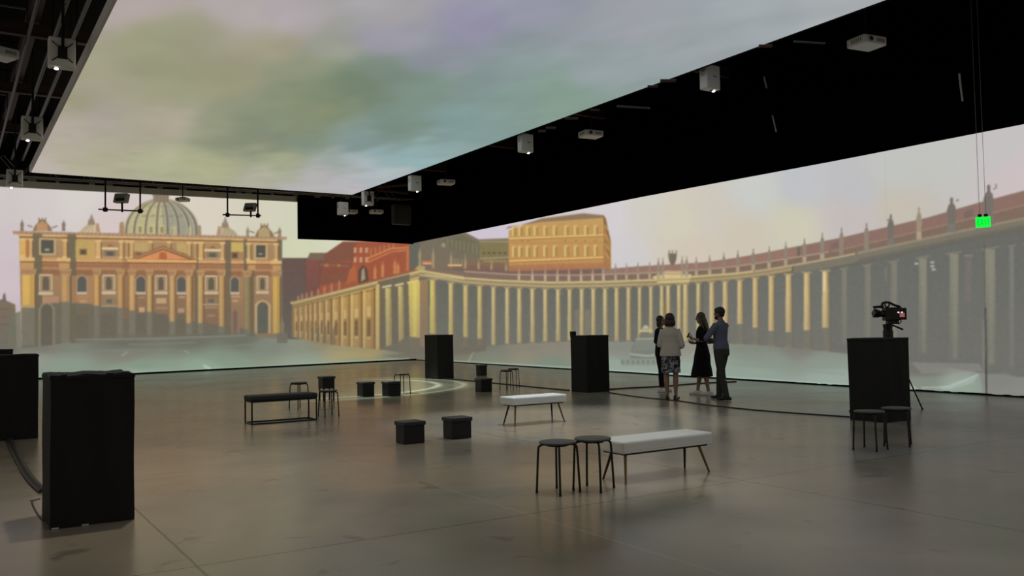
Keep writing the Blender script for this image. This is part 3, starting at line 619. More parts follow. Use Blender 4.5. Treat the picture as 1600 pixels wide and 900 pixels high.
c1 = ramp(n1.outputs['Fac'], [(.34, (0.185, 0.182, 0.150, 1)), (.50, (0.31, 0.265, 0.20, 1)), (.66, (0.225, 0.225, 0.20, 1))]).outputs['Color']
c2 = ramp(n2.outputs['Fac'], [(.28, (.80, .80, .78, 1)), (.5, (1, 1, 1, 1)), (.72, (1.0, .98, .95, 1))]).outputs['Color']
cc = mixc(c1, c2, .8, 'MULTIPLY')
st = ramp(n3.outputs['Fac'], [(.0, (0, 0, 0, 1)), (.30, (1, 1, 1, 1)), (.37, (0, 0, 0, 1))])
st.color_ramp.elements[0].color = (1, 1, 1, 1)
cc = mixc(cc, (0.09, 0.075, 0.055, 1), math_('MULTIPLY', st.outputs['Color'], .55))
sep = N('ShaderNodeSeparateXYZ'); Lk(geo.outputs['Position'], sep.inputs[0])
wobx = math_('MULTIPLY', math_('SUBTRACT', n3.outputs['Fac'], .5), .02)
def joint(axis, pos, w, lo=None, hi=None):
    d = math_('ABSOLUTE', math_('SUBTRACT', math_('ADD', sep.outputs[axis], wobx), pos))
    return math_('LESS_THAN', d, w)
dark = None
for ax, pos, w in ((0, 6.34, .012), (1, 5.9, .010), (0, 11.4, .010), (1, 16.2, .014), (0, 1.35, .010), (1, 27.0, .02)):
    j = joint(ax, pos, w); dark = j if dark is None else math_('MAXIMUM', dark, j)
light = None
for ax, pos, w in ((0, 8.0, .018), (0, 3.9, .015), (1, 9.8, .015)):
    j = joint(ax, pos, w); light = j if light is None else math_('MAXIMUM', light, j)
cc = mixc(cc, (0.05, 0.045, 0.04, 1), math_('MULTIPLY', dark, .75)); cc = mixc(cc, (0.30, 0.29, 0.26, 1), math_('MULTIPLY', light, .45))
Lk(cc, b.inputs['Base Color'])
rr = N('ShaderNodeMapRange'); rr.inputs['To Min'].default_value = .16; rr.inputs['To Max'].default_value = .34; Lk(n2.outputs['Fac'], rr.inputs['Value'])
Lk(rr.outputs['Result'], b.inputs['Roughness']); b.inputs['Specular IOR Level'].default_value = 0.5
bp = N('ShaderNodeBump'); bp.inputs['Strength'].default_value = .03; bp.inputs['Distance'].default_value = .02; Lk(n1.outputs['Fac'], bp.inputs['Height']); Lk(bp.outputs['Normal'], b.inputs['Normal'])
bm = bmesh.new(); box(bm, XL, YF, -.2, XR + 1, 42, 0); struct(obj('floor', bm, mF))

# shell behind the screens
bm = bmesh.new(); box(bm, XL, 40.0, 0, XR + 1, 40.2, ZC); struct(obj('wall_back', bm, BLACK))
bm = bmesh.new(); box(bm, XR, YF, 0, XR + .2, 40.2, ZC); struct(obj('wall_right', bm, BLACK))
WG = mat('grey_wall_paint', (0.16, 0.155, 0.15, 1), 0.9, noise=.1)
bm = bmesh.new(); box(bm, XL - .2, YF, 0, XL, 40.2, ZC); struct(obj('wall_left', bm, WG))
bm = bmesh.new(); box(bm, XL, YF - .2, 0, XR + 1, YF, ZC); struct(obj('wall_front', bm, WG))
mC = mat('black_roof_deck', (0.0035, 0.0032, 0.003, 1), .95, spec=.05, noise=.4, scale=3)
bm = bmesh.new(); box(bm, XL, YF, ZC, XR + 1, 40.2, ZC + .2)
struct(obj('ceiling', bm, mC))

# cloth screens with the picture
lenB = (PC - PA).length; lenR = (PB - PC).length
def us_for(A, d, L, x0, x1, step, before, after):
    lo = px(A + d * 0); out = []
    t0 = solve(lambda t: px(np.array(A) + np.array(d) * t)[0], x0, -3, L * 1.3) if x0 is not None else 0
    for xp in np.arange(x0, x1, step): out.append(solve(lambda t: px(np.array(A) + np.array(d) * t)[0], xp, -3, L * 1.3) / L)
    return before + out + after
usB = us_for(PA, dB, lenB, -40, 649, 1.0, [(-PA.x + XL + .2) / dB.x / lenB, -.3, -.2], [1.0])
usR = us_for(PC, dR, lenR, 651, 1720, 1.0, [0.0], [1.12, 1.2, 1.3, 1.4, 1.54])
def planeB(x, y):      # point of the back screen plane seen at x, y
    n = Vector((-dB.y, dB.x, 0)); d = Vector(ray(x, y)); t = (PA - Vector((0, 0, CH))).dot(n) / d.dot(n); return Vector((0, 0, CH)) + d * t
def planeR(x, y, off=0.0):
    n = Vector((-dR.y, dR.x, 0)); d = Vector(ray(x, y)); t = ((PC - Vector((0, 0, CH))).dot(n) + off) / d.dot(n); return Vector((0, 0, CH)) + d * t
zA = planeB(0, 292).z; zC = planeB(465, 316).z; kC = (planeB(465, 316) - PA).length / 1.0
uC = (Vector((planeB(465, 316).x, planeB(465, 316).y, 0)) - PA).length / lenB
zTC = zA + (zC - zA) / uC
def wobB(P):
    return P
def wobR(P):
    n = np.array([dR.y, -dR.x, 0.0])
    u = np.linspace(0, 1, P.shape[0])[:, None]
    s = ((P[:, :, 0] - PC.x) * dR.x + (P[:, :, 1] - PC.y) * dR.y)
    low = np.exp(-P[:, :, 2] / .25)
    amp = .004 + .05 * low * np.clip((s - lenR + 6.5) / 2, 0, 1)
    w = amp * (np.sin(s * 7.1) + .6 * np.sin(s * 13.3 + 1.0) + .5 * np.sin(s * 3.1 + P[:, :, 2] * 5))
    P = P - 0; P[:, :, 0] += -abs(n[0]) * np.abs(w); return P
bs = screen('projection_screen', PA, PC, zA, zTC, usB, 300, .035, None)
tag(bs, 'long white screen on the far wall showing a domed basilica and red palaces', 'projection screen')
rs = screen('projection_screen', PC, PB, 6.4, 6.4, usR, 380, .03, wobR)
tag(rs, 'long white screen on the right wall showing a curved colonnade', 'projection screen')
# the hall has the same cloth on its other two walls, behind and to the left of the camera
def plain_screen(name, A, B, lo, hi):
    A = Vector(A); B = Vector(B); nu, nv = 90, 40; zt_ = 6.4
    P_ = np.zeros((nu, nv, 3)); s_ = np.linspace(0, 1, nu); t_ = np.linspace(0, 1, nv)
    for k in range(3): P_[:, :, k] = (A[k] + (B[k] - A[k]) * s_)[:, None] + (0.03 + t_[None, :] * zt_ if k == 2 else 0)
    uu = lo + (hi - lo) * s_[:, None] + 0 * t_[None, :]; vv = 575 - (575 - 300) * t_[None, :] + 0 * s_[:, None]
    ii_, jj_ = np.mgrid[0:nu - 1, 0:nv - 1]; q0 = ii_ * nv + jj_
    root_ = empty(name)
    grid_mesh('projected_sky', P_.reshape(-1, 3), np.stack([q0, q0 + nv, q0 + nv + 1, q0 + 1], -1).reshape(-1, 4), sample(uu.ravel(), vv.ravel()), mPic, root_)
    return root_
tag(plain_screen('projection_screen', (XL + .1, YF + .2, 0), (XL + .1, 33, 0), 900, 1250), 'long white screen on the left wall outside the picture', 'projection screen')
tag(plain_screen('projection_screen', (XR - .2, YF + .1, 0), (XL + .2, YF + .1, 0), 1300, 1500), 'long white screen on the wall behind the camera', 'projection screen')
# dark strip along the foot of the screens
def strip_along(name, A, B, d0, d1, z0, z1, m, off=0.0):
    A = Vector(A); B = Vector(B); d = (B - A).normalized(); n = Vector((d.y, -d.x, 0))
    bm = bmesh.new()
    vs = []
    for p in (A, B):
        for o_ in (d0, d1):
            for z in (z0, z1): vs.append(bm.verts.new((p.x + n.x * o_, p.y + n.y * o_, z)))
    for q in ((0, 1, 3, 2), (4, 6, 7, 5), (0, 4, 5, 1), (2, 3, 7, 6), (0, 2, 6, 4), (1, 5, 7, 3)): bm.faces.new([vs[i] for i in q])
    return obj(name, bm, m)
struct(strip_along('foot_strip_back', PA - dB * 6, PC, .01, .05, 0, .06, BLACK))
struct(strip_along('foot_strip_right', PC, PB + dR * 7, .01, .05, 0, .035, BLACK))
# painted header above the back screen
mHead = mat('grey_header_paint', (0.75, 0.75, 0.69, 1), .8, noise=.15, scale=2)
A_ = Vector((PA.x, PA.y, 0)); B_ = PA + dB * (uC * lenB)
hd = strip_along('trim_1', A_ - dB * 6, B_, -.12, .14, 0, .22, mHead)
for v in hd.data.vertices:
    s = (Vector((v.co.x, v.co.y, 0)) - PA).dot(dB) / (uC * lenB); v.co.z += zA + (zC - zA) * s
struct(hd)

# black drapes masking the top of both screens
def drape(name, pts, off, label, amp=.02):
    """pts: list of (x, y, z_bottom, z_top) along the run"""
    bm = bmesh.new(); rows = []
    tot = 0; n_per = 60
    for (a, c) in zip(pts[:-1], pts[1:]):
        for k in range(n_per + 1):
            t = k / n_per; p = Vector(a).lerp(Vector(c), t) if False else [a[i] + (c[i] - a[i]) * t for i in range(4)]
            d = Vector((c[0] - a[0], c[1] - a[1], 0)); L_ = d.length; d.normalize(); nn = Vector((d.y, -d.x, 0))
            w = math.sin(t * L_ * 6.0) * amp * (1 if 0 < k < n_per else 0)
            rows.append([bm.verts.new((p[0] + nn.x * w * s * (1 - s) * 4, p[1] + nn.y * w * s * (1 - s) * 4, p[2] + (p[3] - p[2]) * (1 - s))) for s in (1, .6, .25, 0)])
    for r1, r2 in zip(rows[:-1], rows[1:]):
        for k in range(3):
            try: bm.faces.new((r1[k], r2[k], r2[k + 1], r1[k + 1]))
            except ValueError: pass
    bmesh.ops.remove_doubles(bm, verts=bm.verts, dist=1e-5)
    g = bmesh.ops.solidify(bm, geom=bm.faces[:], thickness=.03)
    o = obj(name, bm, DRAPE); tag(o, label, 'drape'); return o
off = .22
nB = Vector((dB.y, -dB.x, 0)); nR = Vector((dR.y, -dR.x, 0))
def onB(x, y, o=off):
    n = nB; d = Vector(ray(x, y)); t = ((PA + n * o - Vector((0, 0, CH))).dot(n)) / d.dot(n); return Vector((0, 0, CH)) + d * t
def onR(x, y, o=off):
    n = nR; d = Vector(ray(x, y)); t = ((PC + n * o - Vector((0, 0, CH))).dot(n)) / d.dot(n); return Vector((0, 0, CH)) + d * t
q1 = onB(465.5, 373.5); q2 = onB(560, 376.5); q3 = onB(646, 381.5); q1t = onB(465.5, 300)
drape('black_drape', [(q.x, q.y, q.z, ZC - .02) for q in (q1, q2, q3)], off, 'short black drape hanging over the top of the far screen beside the corner')
r1 = onR(640, 381); r2 = onR(1000, 308); r3 = onR(1300, 252); r4 = onR(1600, 193.5); r5 = r4 + (r4 - r3) * 1.2; r5.z = r4.z; r6 = Vector((PB.x, PB.y, 0)) + dR * 14 + nR * off; r6.z = r4.z
drape('black_drape', [(q.x, q.y, q.z, ZC - .02) for q in (r1, r2, r3, r4, r6)], off, 'long black drape masking the whole top of the colonnade screen')

# ------------------------------------------------------------------ ceiling screen
cs = empty('ceiling_screen', (0, 0, 0))
tag(cs, 'huge suspended ceiling screen glowing with a pale cloudy sky', 'ceiling screen')
SX0, SX1, SY1, SY0, SZ = 2.08, 12.45, 30.5, -2.0, 6.5
CEIL = [(200, 10, (184, 171, 168)), (350, 15, (181, 172, 172)), (450, 12, (178, 170, 174)), (230, 70, (160, 160, 132)), (410, 70, (166, 160, 136)), (340, 130, (158, 157, 128)), (260, 120, (156, 156, 128)), (150, 168, (174, 165, 156)), (135, 140, (160, 158, 130)), (250, 192, (174, 167, 148)), (350, 200, (152, 156, 130)),
        (420, 212, (126, 141, 124)), (380, 190, (138, 146, 122)), (480, 172, (126, 140, 114)), (560, 140, (118, 135, 114)), (610, 112, (122, 138, 124)), (660, 130, (130, 150, 139)), (730, 112, (130, 148, 146)), (690, 85, (145, 150, 160)), (740, 40, (152, 148, 172)), (620, 50, (158, 156, 170)), (520, 70, (158, 160, 148)), (470, 110, (148, 154, 128)),
        (620, 18, (170, 167, 170)), (850, 20, (156, 158, 174)), (980, 30, (162, 166, 172)), (1080, 60, (157, 165, 169)), (1200, 30, (162, 170, 174)), (1330, 5, (170, 175, 178)), (870, 150, (136, 160, 147)), (800, 150, (134, 158, 150)), (780, 110, (138, 154, 154)), (940, 100, (150, 162, 164)), (720, 190, (132, 158, 156)), (620, 198, (122, 142, 131)), (640, 240, (150, 180, 182)),
        (560, 225, (133, 153, 150)), (470, 222, (130, 145, 128)), (520, 262, (160, 171, 165)), (500, 292, (186, 183, 183)), (600, 272, (178, 188, 192)), (555, 300, (190, 186, 190)), (420, 258, (164, 169, 138)), (330, 265, (176, 178, 142)), (250, 248, (178, 178, 148)), (150, 250, (180, 176, 150)), (60, 266, (190, 181, 173)), (100, 215, (182, 173, 160)), (385, 286, (180, 177, 162)), (460, 178, (142, 148, 118)), (400, 212, (140, 142, 118))]
na, nb = 140, 320
SXf = lambda y: (SX0, SX1) if True else None
P = np.zeros((na, nb, 3)); ys = np.linspace(SY0, SY1, nb)
for j in range(nb):
    P[:, j, 0] = np.linspace(SX0, SX1 + .12 * (ys[j] - 20) / 10, na); P[:, j, 1] = ys[j]; P[:, j, 2] = SZ
Q = P.copy(); Q[:, :, 1] = np.maximum(Q[:, :, 1], 8.0)
u, v = pxa(Q.reshape(-1, 3)); u = u.reshape(na, nb); v = v.reshape(na, nb)
def lowf(sx, sy):
    q = rng.normal(0, 1, (sx, sy)); X_ = np.linspace(0, sx - 1.001, na); Y_ = np.linspace(0, sy - 1.001, nb); i_ = X_.astype(int); j_ = Y_.astype(int); fx = (X_ - i_)[:, None]; fy = (Y_ - j_)[None, :]
    fx = fx * fx * (3 - 2 * fx); fy = fy * fy * (3 - 2 * fy)
    return (q[i_][:, j_] * (1 - fx) + q[i_ + 1][:, j_] * fx) * (1 - fy) + (q[i_][:, j_ + 1] * (1 - fx) + q[i_ + 1][:, j_ + 1] * fx) * fy
wx = lowf(9, 15) * 16 + lowf(22, 34) * 7; wy = lowf(9, 15) * 8 + lowf(22, 34) * 4
cimg = idw(CEIL, u + wx, v + wy, p=2.1, soft=1100, asp=1.7)
cimg = cimg * (1 + .012 * lowf(14, 26) + .008 * lowf(34, 60))[..., None]
cl_ = cimg.mean(-1, keepdims=True); cimg = cimg * .97 + cl_ * .0
f = rng.normal(0, 1, (40, 80, 1)); f = blur(f, 1.6); f = f / f.std()
fi = np.clip((np.arange(na) / na * 39).astype(int), 0, 39); fj = np.clip((np.arange(nb) / nb * 79).astype(int), 0, 79)
cimg = np.clip(cimg, 0, 255) / 255.0
clin = np.where(cimg <= .04045, cimg / 12.92, ((cimg + .055) / 1.055) ** 2.4)
ii, jj = np.mgrid[0:na - 1, 0:nb - 1]; i0 = ii * nb + jj
quads = np.stack([i0, i0 + nb, i0 + nb + 1, i0 + 1], -1).reshape(-1, 4)
grid_mesh('projected_sky', P.reshape(-1, 3), quads, clin.reshape(-1, 3), mPic, cs)
mSF = mat('grey_frame_paint', (0.62, 0.60, 0.62, 1), .7, noise=.1)
bm = bmesh.new()
box(bm, SX0 - .05, SY0, SZ, SX0, SY1, SZ + .2); box(bm, SX0 - .05, SY0, SZ + .03, SX1 + .1, SY0 + .08, SZ + .2)
obj('frame', bm, mSF, cs)
bm = bmesh.new()
vs = [bm.verts.new(p) for p in ((SX1 - .26, SY0, SZ - .01), (SX1 + .125, SY1, SZ - .01), (SX1 + .165, SY1, SZ - .01), (SX1 - .20, SY0, SZ - .01), (SX1 - .26, SY0, SZ + .2), (SX1 + .125, SY1, SZ + .2), (SX1 + .165, SY1, SZ + .2), (SX1 - .20, SY0, SZ + .2))]
for q in ((0, 1, 2, 3), (4, 7, 6, 5), (0, 4, 5, 1), (2, 6, 7, 3), (0, 3, 7, 4), (1, 5, 6, 2)): bm.faces.new([vs[i] for i in q])
box(bm, SX0 - .05, SY1, SZ - .01, SX1 + .165, SY1 + .05, SZ + .2)
fr = obj('edge_trim', bm, BLACK, cs); fr['label'] = 'black edge trim'
for k in range(7):
    bm = bmesh.new(); box(bm, SX0, SY0 + .3 + k * 5.3, SZ + .04, SX1 - .3, SY0 + .4 + k * 5.3, SZ + .2); obj('cross_rail', bm, BLACK, cs)
for k in range(4):
    for xq in (SX0 + .1, SX1 - .4):
        bm = bmesh.new(); tube(bm, [(xq, 2 + k * 9, SZ + .18), (xq, 2 + k * 9, ZC)], .012, 6); obj('hanger', bm, BLACK, cs)

# ------------------------------------------------------------------ steelwork under the roof
mPipe = mat('galvanised_pipe', (0.035, 0.035, 0.038, 1), .5, .3, noise=.25, scale=5)
mRed = mat('red_oxide_steel', (0.018, 0.003, 0.002, 1), .7, noise=.3, scale=4)
mBrn = mat('rusty_brace', (0.055, 0.022, 0.014, 1), .7, noise=.3)
for k, (xx_, z, r, lb_) in enumerate(((1.22, 7.2, .035, 'thin grey pipe running the length of the roof, leftmost of three'), (1.65, 7.2, .042, 'thin grey pipe running the length of the roof, middle of three'), (1.96, 7.2, .042, 'thin grey pipe running beside the edge of the ceiling screen'))):
    bm = bmesh.new(); tube(bm, [(xx_, 3, z), (xx_, 32.4, z)], r, 10); o = obj('ceiling_pipe', bm, mPipe)
    tag(o, lb_, 'pipe', 'pipes under the roof on the left')
    for yk in range(5, 33, 7):
        bm = bmesh.new(); tube(bm, [(xx_, yk, z), (xx_, yk, ZC)], .008, 6); obj('pipe_hanger', bm, BLACK, o)
def beam(x0, x1, y0, y1, z, lb_, m=mRed, name='steel_beam'):
    bm = bmesh.new()
    if abs(x1 - x0) < abs(y1 - y0):
        w = .11
        box(bm, x0 - w, y0, z, x0 + w, y1, z + .02); box(bm, x0 - w, y0, z + .28, x0 + w, y1, z + .3); box(bm, x0 - .01, y0, z + .02, x0 + .01, y1, z + .28)
    else:
        w = .08
        box(bm, x0, y0 - w, z, x1, y0 + w, z + .02); box(bm, x0, y0 - w, z + .24, x1, y0 + w, z + .26); box(bm, x0, y0 - .01, z + .02, x1, y0 + .01, z + .24)
    o = obj(name, bm, m); tag(o, lb_, 'beam', 'roof beams'); return o
beam(1.42, 1.42, 2, 34, 8.0, 'dark red steel beam running lengthwise above the grey pipes at the left')
for k, (yy_, lb_) in enumerate(((15.5, 'red cross beam nearest the camera, above the large left projector'), (20.5, 'red cross beam between the two large left projectors'), (25.5, 'red cross beam behind the second left projector'), (30.6, 'red cross beam nearest the far wall'))):
    beam(-6, 16.6, yy_, yy_, 7.7, lb_)
# corrugated joists on the left
for k in range(9):
    bm = bmesh.new(); y_ = 12 + k * 2.4
    tube(bm, [(-5, y_, 8.2), (1.2, y_, 8.2)], .03, 6); tube(bm, [(-5, y_, 7.85), (1.2, y_, 7.85)], .03, 6)
    zz = [(-5 + q * .45, y_, 8.2 if q % 2 else 7.85) for q in range(14)]
    tube(bm, zz, .014, 5)
    o = obj('bar_joist', bm, mPipe if k % 3 == 0 else BLACK); tag(o, 'open web bar joist in the dark roof, %s' % ('in grey metal' if k % 3 == 0 else 'painted black'), 'joist', 'bar joists above the left projectors' + (' in grey' if k % 3 == 0 else ' in black'))
# lattice truss along the far wall over the header
def truss_pt(s, dz, o=.35): p = PA + dB * s + nB * o; t = s / (uC * lenB); return (p.x, p.y, zA + (zC - zA) * t + dz)
mTr = mat('grey_truss_metal', (0.22, 0.22, 0.20, 1), .5, .2, noise=.5, scale=1.5)
tr = empty('lattice_truss', truss_pt(0, 0.2)); tr.location = (0, 0, 0)
tag(tr, 'dark lattice truss running above the grey header of the far wall', 'truss')
for dz, o_ in ((.30, .35), (.30, .75), (.95, .35), (.95, .75)):
    bm = bmesh.new(); tube(bm, [truss_pt(-4, dz, o_), truss_pt(lenB - .6, dz, o_)], .028, 8); obj('chord', bm, mTr if dz < .5 else BLACK, tr)
for o_ in (.35, .75):
    bm = bmesh.new(); n_ = int((lenB + 3) / .55)
    tube(bm, [truss_pt(-4 + q * .55, .95 if q % 2 else .30, o_) for q in range(n_)], .016, 6); obj('lacing', bm, mTr, tr)
for q in range(0, 34):
    s = -3.5 + q * .9 + random.uniform(-.3, .3)
    if s > lenB - 1: break
    a_ = Vector(truss_pt(s, .20, .3)); bm = bmesh.new(); box(bm, a_.x - .05 - .08 * (q % 3), a_.y - .04, a_.z, a_.x + .05, a_.y + .04, a_.z + .07 + .1 * ((q * 7) % 3) * .5); obj('junction_box', bm, mTr, tr)
# brown braces seen past the right edge of the ceiling screen
for k, (x_, y_, w_, h_) in enumerate(((1196, 72, 10, 5), (1044, 126, 12, 5), (1020, 135, 8, 4), (893, 185, 10, 4), (861, 200, 8, 4), (847, 205, 6, 4), (930, 172, 7, 2.5), (990, 163, 26, 3), (1265, 62, 24, 3))):
    D_ = 14 + (1200 - x_) * .02
    p = atdep(x_ - w_, y_ + (3 if k > 6 else 0), D_); q = atdep(x_ + w_, y_ - (0 if k <= 6 else -6), D_)
    bm = bmesh.new(); tube(bm, [p, q], [(h_ / F * D_ * .8, h_ / F * D_ * .5)] * 2, 8); o = obj('roof_brace', bm, mBrn if k < 7 else mPipe)
    tag(o, 'short rusty brown brace showing past the right edge of the ceiling screen' if k < 7 else 'thin grey brace showing past the right edge of the ceiling screen', 'brace', 'roof braces, rusty' if k < 7 else 'roof braces, grey')
bm = bmesh.new()
for dx, dy in ((-18, 14), (6, 5)): pass
for (xa, ya, xb, yb) in ((590, 292, 640, 288), (590, 297, 638, 302)):
    tube(bm, [atdep(xa, ya, 34.5), atdep(xb, yb, 34.5)], .06, 6)
o = obj('rusty_girder', bm, mBrn); tag(o, 'pair of rusty girders between ceiling screen and far corner', 'girder')
mDk = mat('dark_grey_cabinet', (0.03, 0.03, 0.03, 1), .7, noise=.3)
bm = bmesh.new(); p = atdep(628, 336, 36.6); box(bm, p.x - .45, p.y - .2, p.z - .42, p.x + .35, p.y + .1, p.z + .42, .05)
box(bm, p.x - .3, p.y - .24, p.z - .3, p.x + .2, p.y - .19, p.z + .3, .02)
o = obj('wall_cabinet', bm, mDk); tag(o, 'dim grey equipment box on the dark drape near the far corner', 'equipment box')
bm = bmesh.new(); tube(bm, [(p.x, p.y, p.z + .4), (p.x, p.y, ZC)], .02, 6); obj('hanger', bm, BLACK, o)
# thin strips added for glints of light along the long drape
for k, (pp, lb_) in enumerate((([(1191, 112), (1194, 120), (1198, 138), (1203, 160), (1207, 180), (1213, 206)], 'thin strip added for a glint of light before the long drape, right of the large portrait projector'), ([(1497, 98), (1499, 115), (1501, 135), (1504, 158)], 'thin strip added for a glint of light before the long drape, furthest right'), ([(1025, 234), (1029, 246), (1036, 258)], 'short strip added for a faint glint before the long drape, middle of the three'))):
    P_ = [onR(x, y, .5) for x, y in pp]; P_ = [Vector((P_[0].x, P_[0].y, ZC))] + P_
    bm = bmesh.new(); tube(bm, curve_pts(P_, 4), .012, 6); o = obj('drape_glint', bm, BLACK); tag(o, lb_, 'cable')
    mW = mat('pale_glint', (0.5, 0.5, 0.5, 1), .6)
    if k < 2:
        bm = bmesh.new(); tube(bm, [P_[2], P_[3]], .02, 6); s_ = obj('glint_strip', bm, mW, o); s_['label'] = 'pale strip for a light glint'
        bm = bmesh.new(); tube(bm, [P_[-2], P_[-1]], .018, 6); s_ = obj('glint_strip', bm, mW, o); s_['label'] = 'pale strip for a light glint'

# ------------------------------------------------------------------ projectors
mPW = mat('projector_shell', (0.62, 0.62, 0.60, 1), .45, noise=.04)
mPG = mat('projector_vent', (0.16, 0.16, 0.155, 1), .6)
mMt = mat('mount_black', (0.008, 0.008, 0.008, 1), .6, spec=.2)
mLens = mat('lit_lens', (0.8, 0.85, 0.8, 1), .2, emit=(1, 1, .9, 1), estr=6.0)
mLensD = mat('dark_lens', (0.01, 0.01, 0.012, 1), .1)
def portrait(P, w, label, bracket=True, lit=True, rz=0.0, hh=1.28, group='portrait projectors along the ceiling screen'):
    """upright projector hanging on a pole; long side vertical, lens facing down"""
    root = empty('projector', P, rz); h = w * hh; d = w * .55
    bm = bmesh.new(); box(bm, -w / 2, -d / 2, -h / 2, w / 2, d / 2, h / 2, w * .07); obj('body', bm, mPW, root)
    bm = bmesh.new(); lathe(bm, [(w * .10, 0), (w * .14, -.005), (w * .14, -w * .04), (w * .11, -w * .06)], 20, (w * .18 if not bracket else -w * .2, 0, -h / 2)); l = obj('lens_ring', bm, mPG, root)
    bm = bmesh.new(); ell(bm, (w * .18 if not bracket else -w * .2, -d * .12, -h / 2 - w * .05), (w * .09, w * .09, w * .05), 14, 8); le = obj('lens', bm, mLens, root); le['label'] = 'glowing lens'
    if bracket:
        bm = bmesh.new(); box(bm, -w * .17, -d / 2 - w * .16, -h * .24, w * .17, -d / 2 + .005, h * .16, w * .02); obj('mount_plate', bm, mMt, root)
        for sx in (-1, 1):
            for sz in (-1, 1):
                bm = bmesh.new(); tube(bm, [(sx * w * .14, -d / 2 - w * .1, sz * h * .15 - h * .03), (sx * w * .38, -d / 2 - .004, sz * h * .33)], w * .022, 6); obj('mount_arm', bm, mMt, root)
        bm = bmesh.new(); box(bm, -w * .30, -d / 2 - .012, -h / 2 + w * .05, w * .34, -d / 2 + .004, -h * .24, w * .01); v_ = obj('cover_panel', bm, mPW, root)
        bm = bmesh.new(); tube(bm, [(0, -d / 2 - w * .1, h * .1), (0, -d / 2 - w * .1, ZC - P[2])], w * .06, 10); obj('pole', bm, mMt, root)
    else:
        bm = bmesh.new(); box(bm, -w * .02, -d / 2 - .006, h * .0, w * .22, -d / 2 + .004, h * .045); n_ = obj('nameplate', bm, mPG, root)
        bm = bmesh.new(); 
        for q in range(4): box(bm, -w / 2 - .004, -d * .3, h * (.05 + q * .07), -w / 2 + .004, d * .3, h * (.08 + q * .07))
        obj('vent', bm, mPG, root)
        bm = bmesh.new(); box(bm, -w * .15, d / 2 - .004, -h * .2, w * .15, d / 2 + w * .12, h * .2); obj('mount_plate', bm, mMt, root)
        bm = bmesh.new(); tube(bm, [(0, d / 2 + w * .08, h * .1), (0, d / 2 + w * .08, ZC - P[2])], w * .05, 10); obj('pole', bm, mMt, root)
    return tag(root, label, 'projector', group)
for (x, y, w, br, lb) in ((1109, 122, 29, False, 'white upright projector nearest the camera beside the right edge of the ceiling screen'), (821, 224, 22, False, 'white upright projector, second from the camera along the right edge of the ceiling screen'),
                          (648, 286.5, 18.5, False, 'white upright projector, third from the camera along the right edge of the ceiling screen'), (574.5, 310, 17, True, 'white upright projector with black bracket by the far right corner of the ceiling screen'),
                          (535.5, 326, 15.5, False, 'white upright projector farthest from the camera, before the short drape')):
    P = atx(x, y, 12.78 if x > 560 else 12.3); D = (np.array(P) - [0, 0, CH]) @ fwd
    portrait(P, w * D / F * 1.02, lb, br, group='upright projectors at right of the ceiling screen')
for (x, y, w, lb) in ((96.5, 84, 41, 'large upright projector with black bracket at top left of the ceiling screen'), (50, 201, 32, 'upright projector with black bracket, second along the left edge of the ceiling screen'), (23, 279, 24, 'upright projector with black bracket at the far left corner of the ceiling screen')):
    P = atx(x, y, 1.6); D = (np.array(P) - [0, 0, CH]) @ fwd
    portrait(P, w * D / F * .93, lb, True, hh=1.22, group='upright projectors at left of the ceiling screen')
def landscape(P, w, label, rz, rnd=.06, group='flat projectors over the right side'):
    root = empty('projector', P, rz); d = w * .78; h = w * .30
    bm = bmesh.new(); box(bm, -w / 2, -d / 2, -h / 2, w / 2, d / 2, h / 2, w * rnd); obj('body', bm, mPW, root)
    bm = bmesh.new(); c = (-w * .22, -d / 2, 0)
    tube(bm, [(c[0], -d / 2 + .01, 0), (c[0], -d / 2 - w * .035, 0)], w * .085, 18); obj('lens_ring', bm, mPG, root)
    bm = bmesh.new(); ell(bm, (c[0], -d / 2 - w * .03, 0), (w * .065, w * .02, w * .065), 14, 8); obj('lens', bm, mLensD, root)
    bm = bmesh.new()
    for q in range(5): box(bm, -w / 2 - .004, -d * .32 + q * d * .12, -h * .22, -w / 2 + .004, -d * .27 + q * d * .12, h * .22)
    obj('vent', bm, mPG, root)
    bm = bmesh.new()
    for q in range(6): box(bm, w * .05 + q * w * .06, -d / 2 - .004, -h * .2, w * .085 + q * w * .06, -d / 2 + .004, h * .2)
    obj('vent', bm, mPG, root)
    bm = bmesh.new(); box(bm, -w * .2, -d * .2, h / 2 - .005, w * .2, d * .2, h / 2 + w * .05, w * .01); obj('mount_plate', bm, mMt, root)
    bm = bmesh.new(); tube(bm, [(0, 0, h / 2), (0, 0, ZC - P[2])], w * .04, 8); obj('pole', bm, mMt, root)
    return tag(root, label, 'projector', group)
for (x, y, w, lb) in ((1354, 67, 59, 'large flat white projector over the right side, nearest the camera'), (923, 210, 40, 'flat white projector over the right side, second from the camera'),
                      (697, 285, 30, 'flat white projector over the right side, third from the camera'), (588, 331, 24, 'small flat projector over the right side near the far corner'), (548, 331, 24, 'small flat projector half hidden behind the farthest upright projector')):
    P = atx(x, y, 13.9 if x != 548 else 13.1); D = (np.array(P) - [0, 0, CH]) @ fwd
    landscape(P, w * D / F * .80, lb, math.radians(-8))
P = atx(-4, 83, .75); D = (np.array(P) - [0, 0, CH]) @ fwd
landscape(P, .62, 'flat projector cut off by the left edge of the picture', math.radians(24), group='flat projectors elsewhere')
P = aty(285.5, 312, 31.9); landscape(P, .44, 'small rounded projector silhouetted beside the dome under the header', math.radians(-33), .14, group='flat projectors elsewhere')
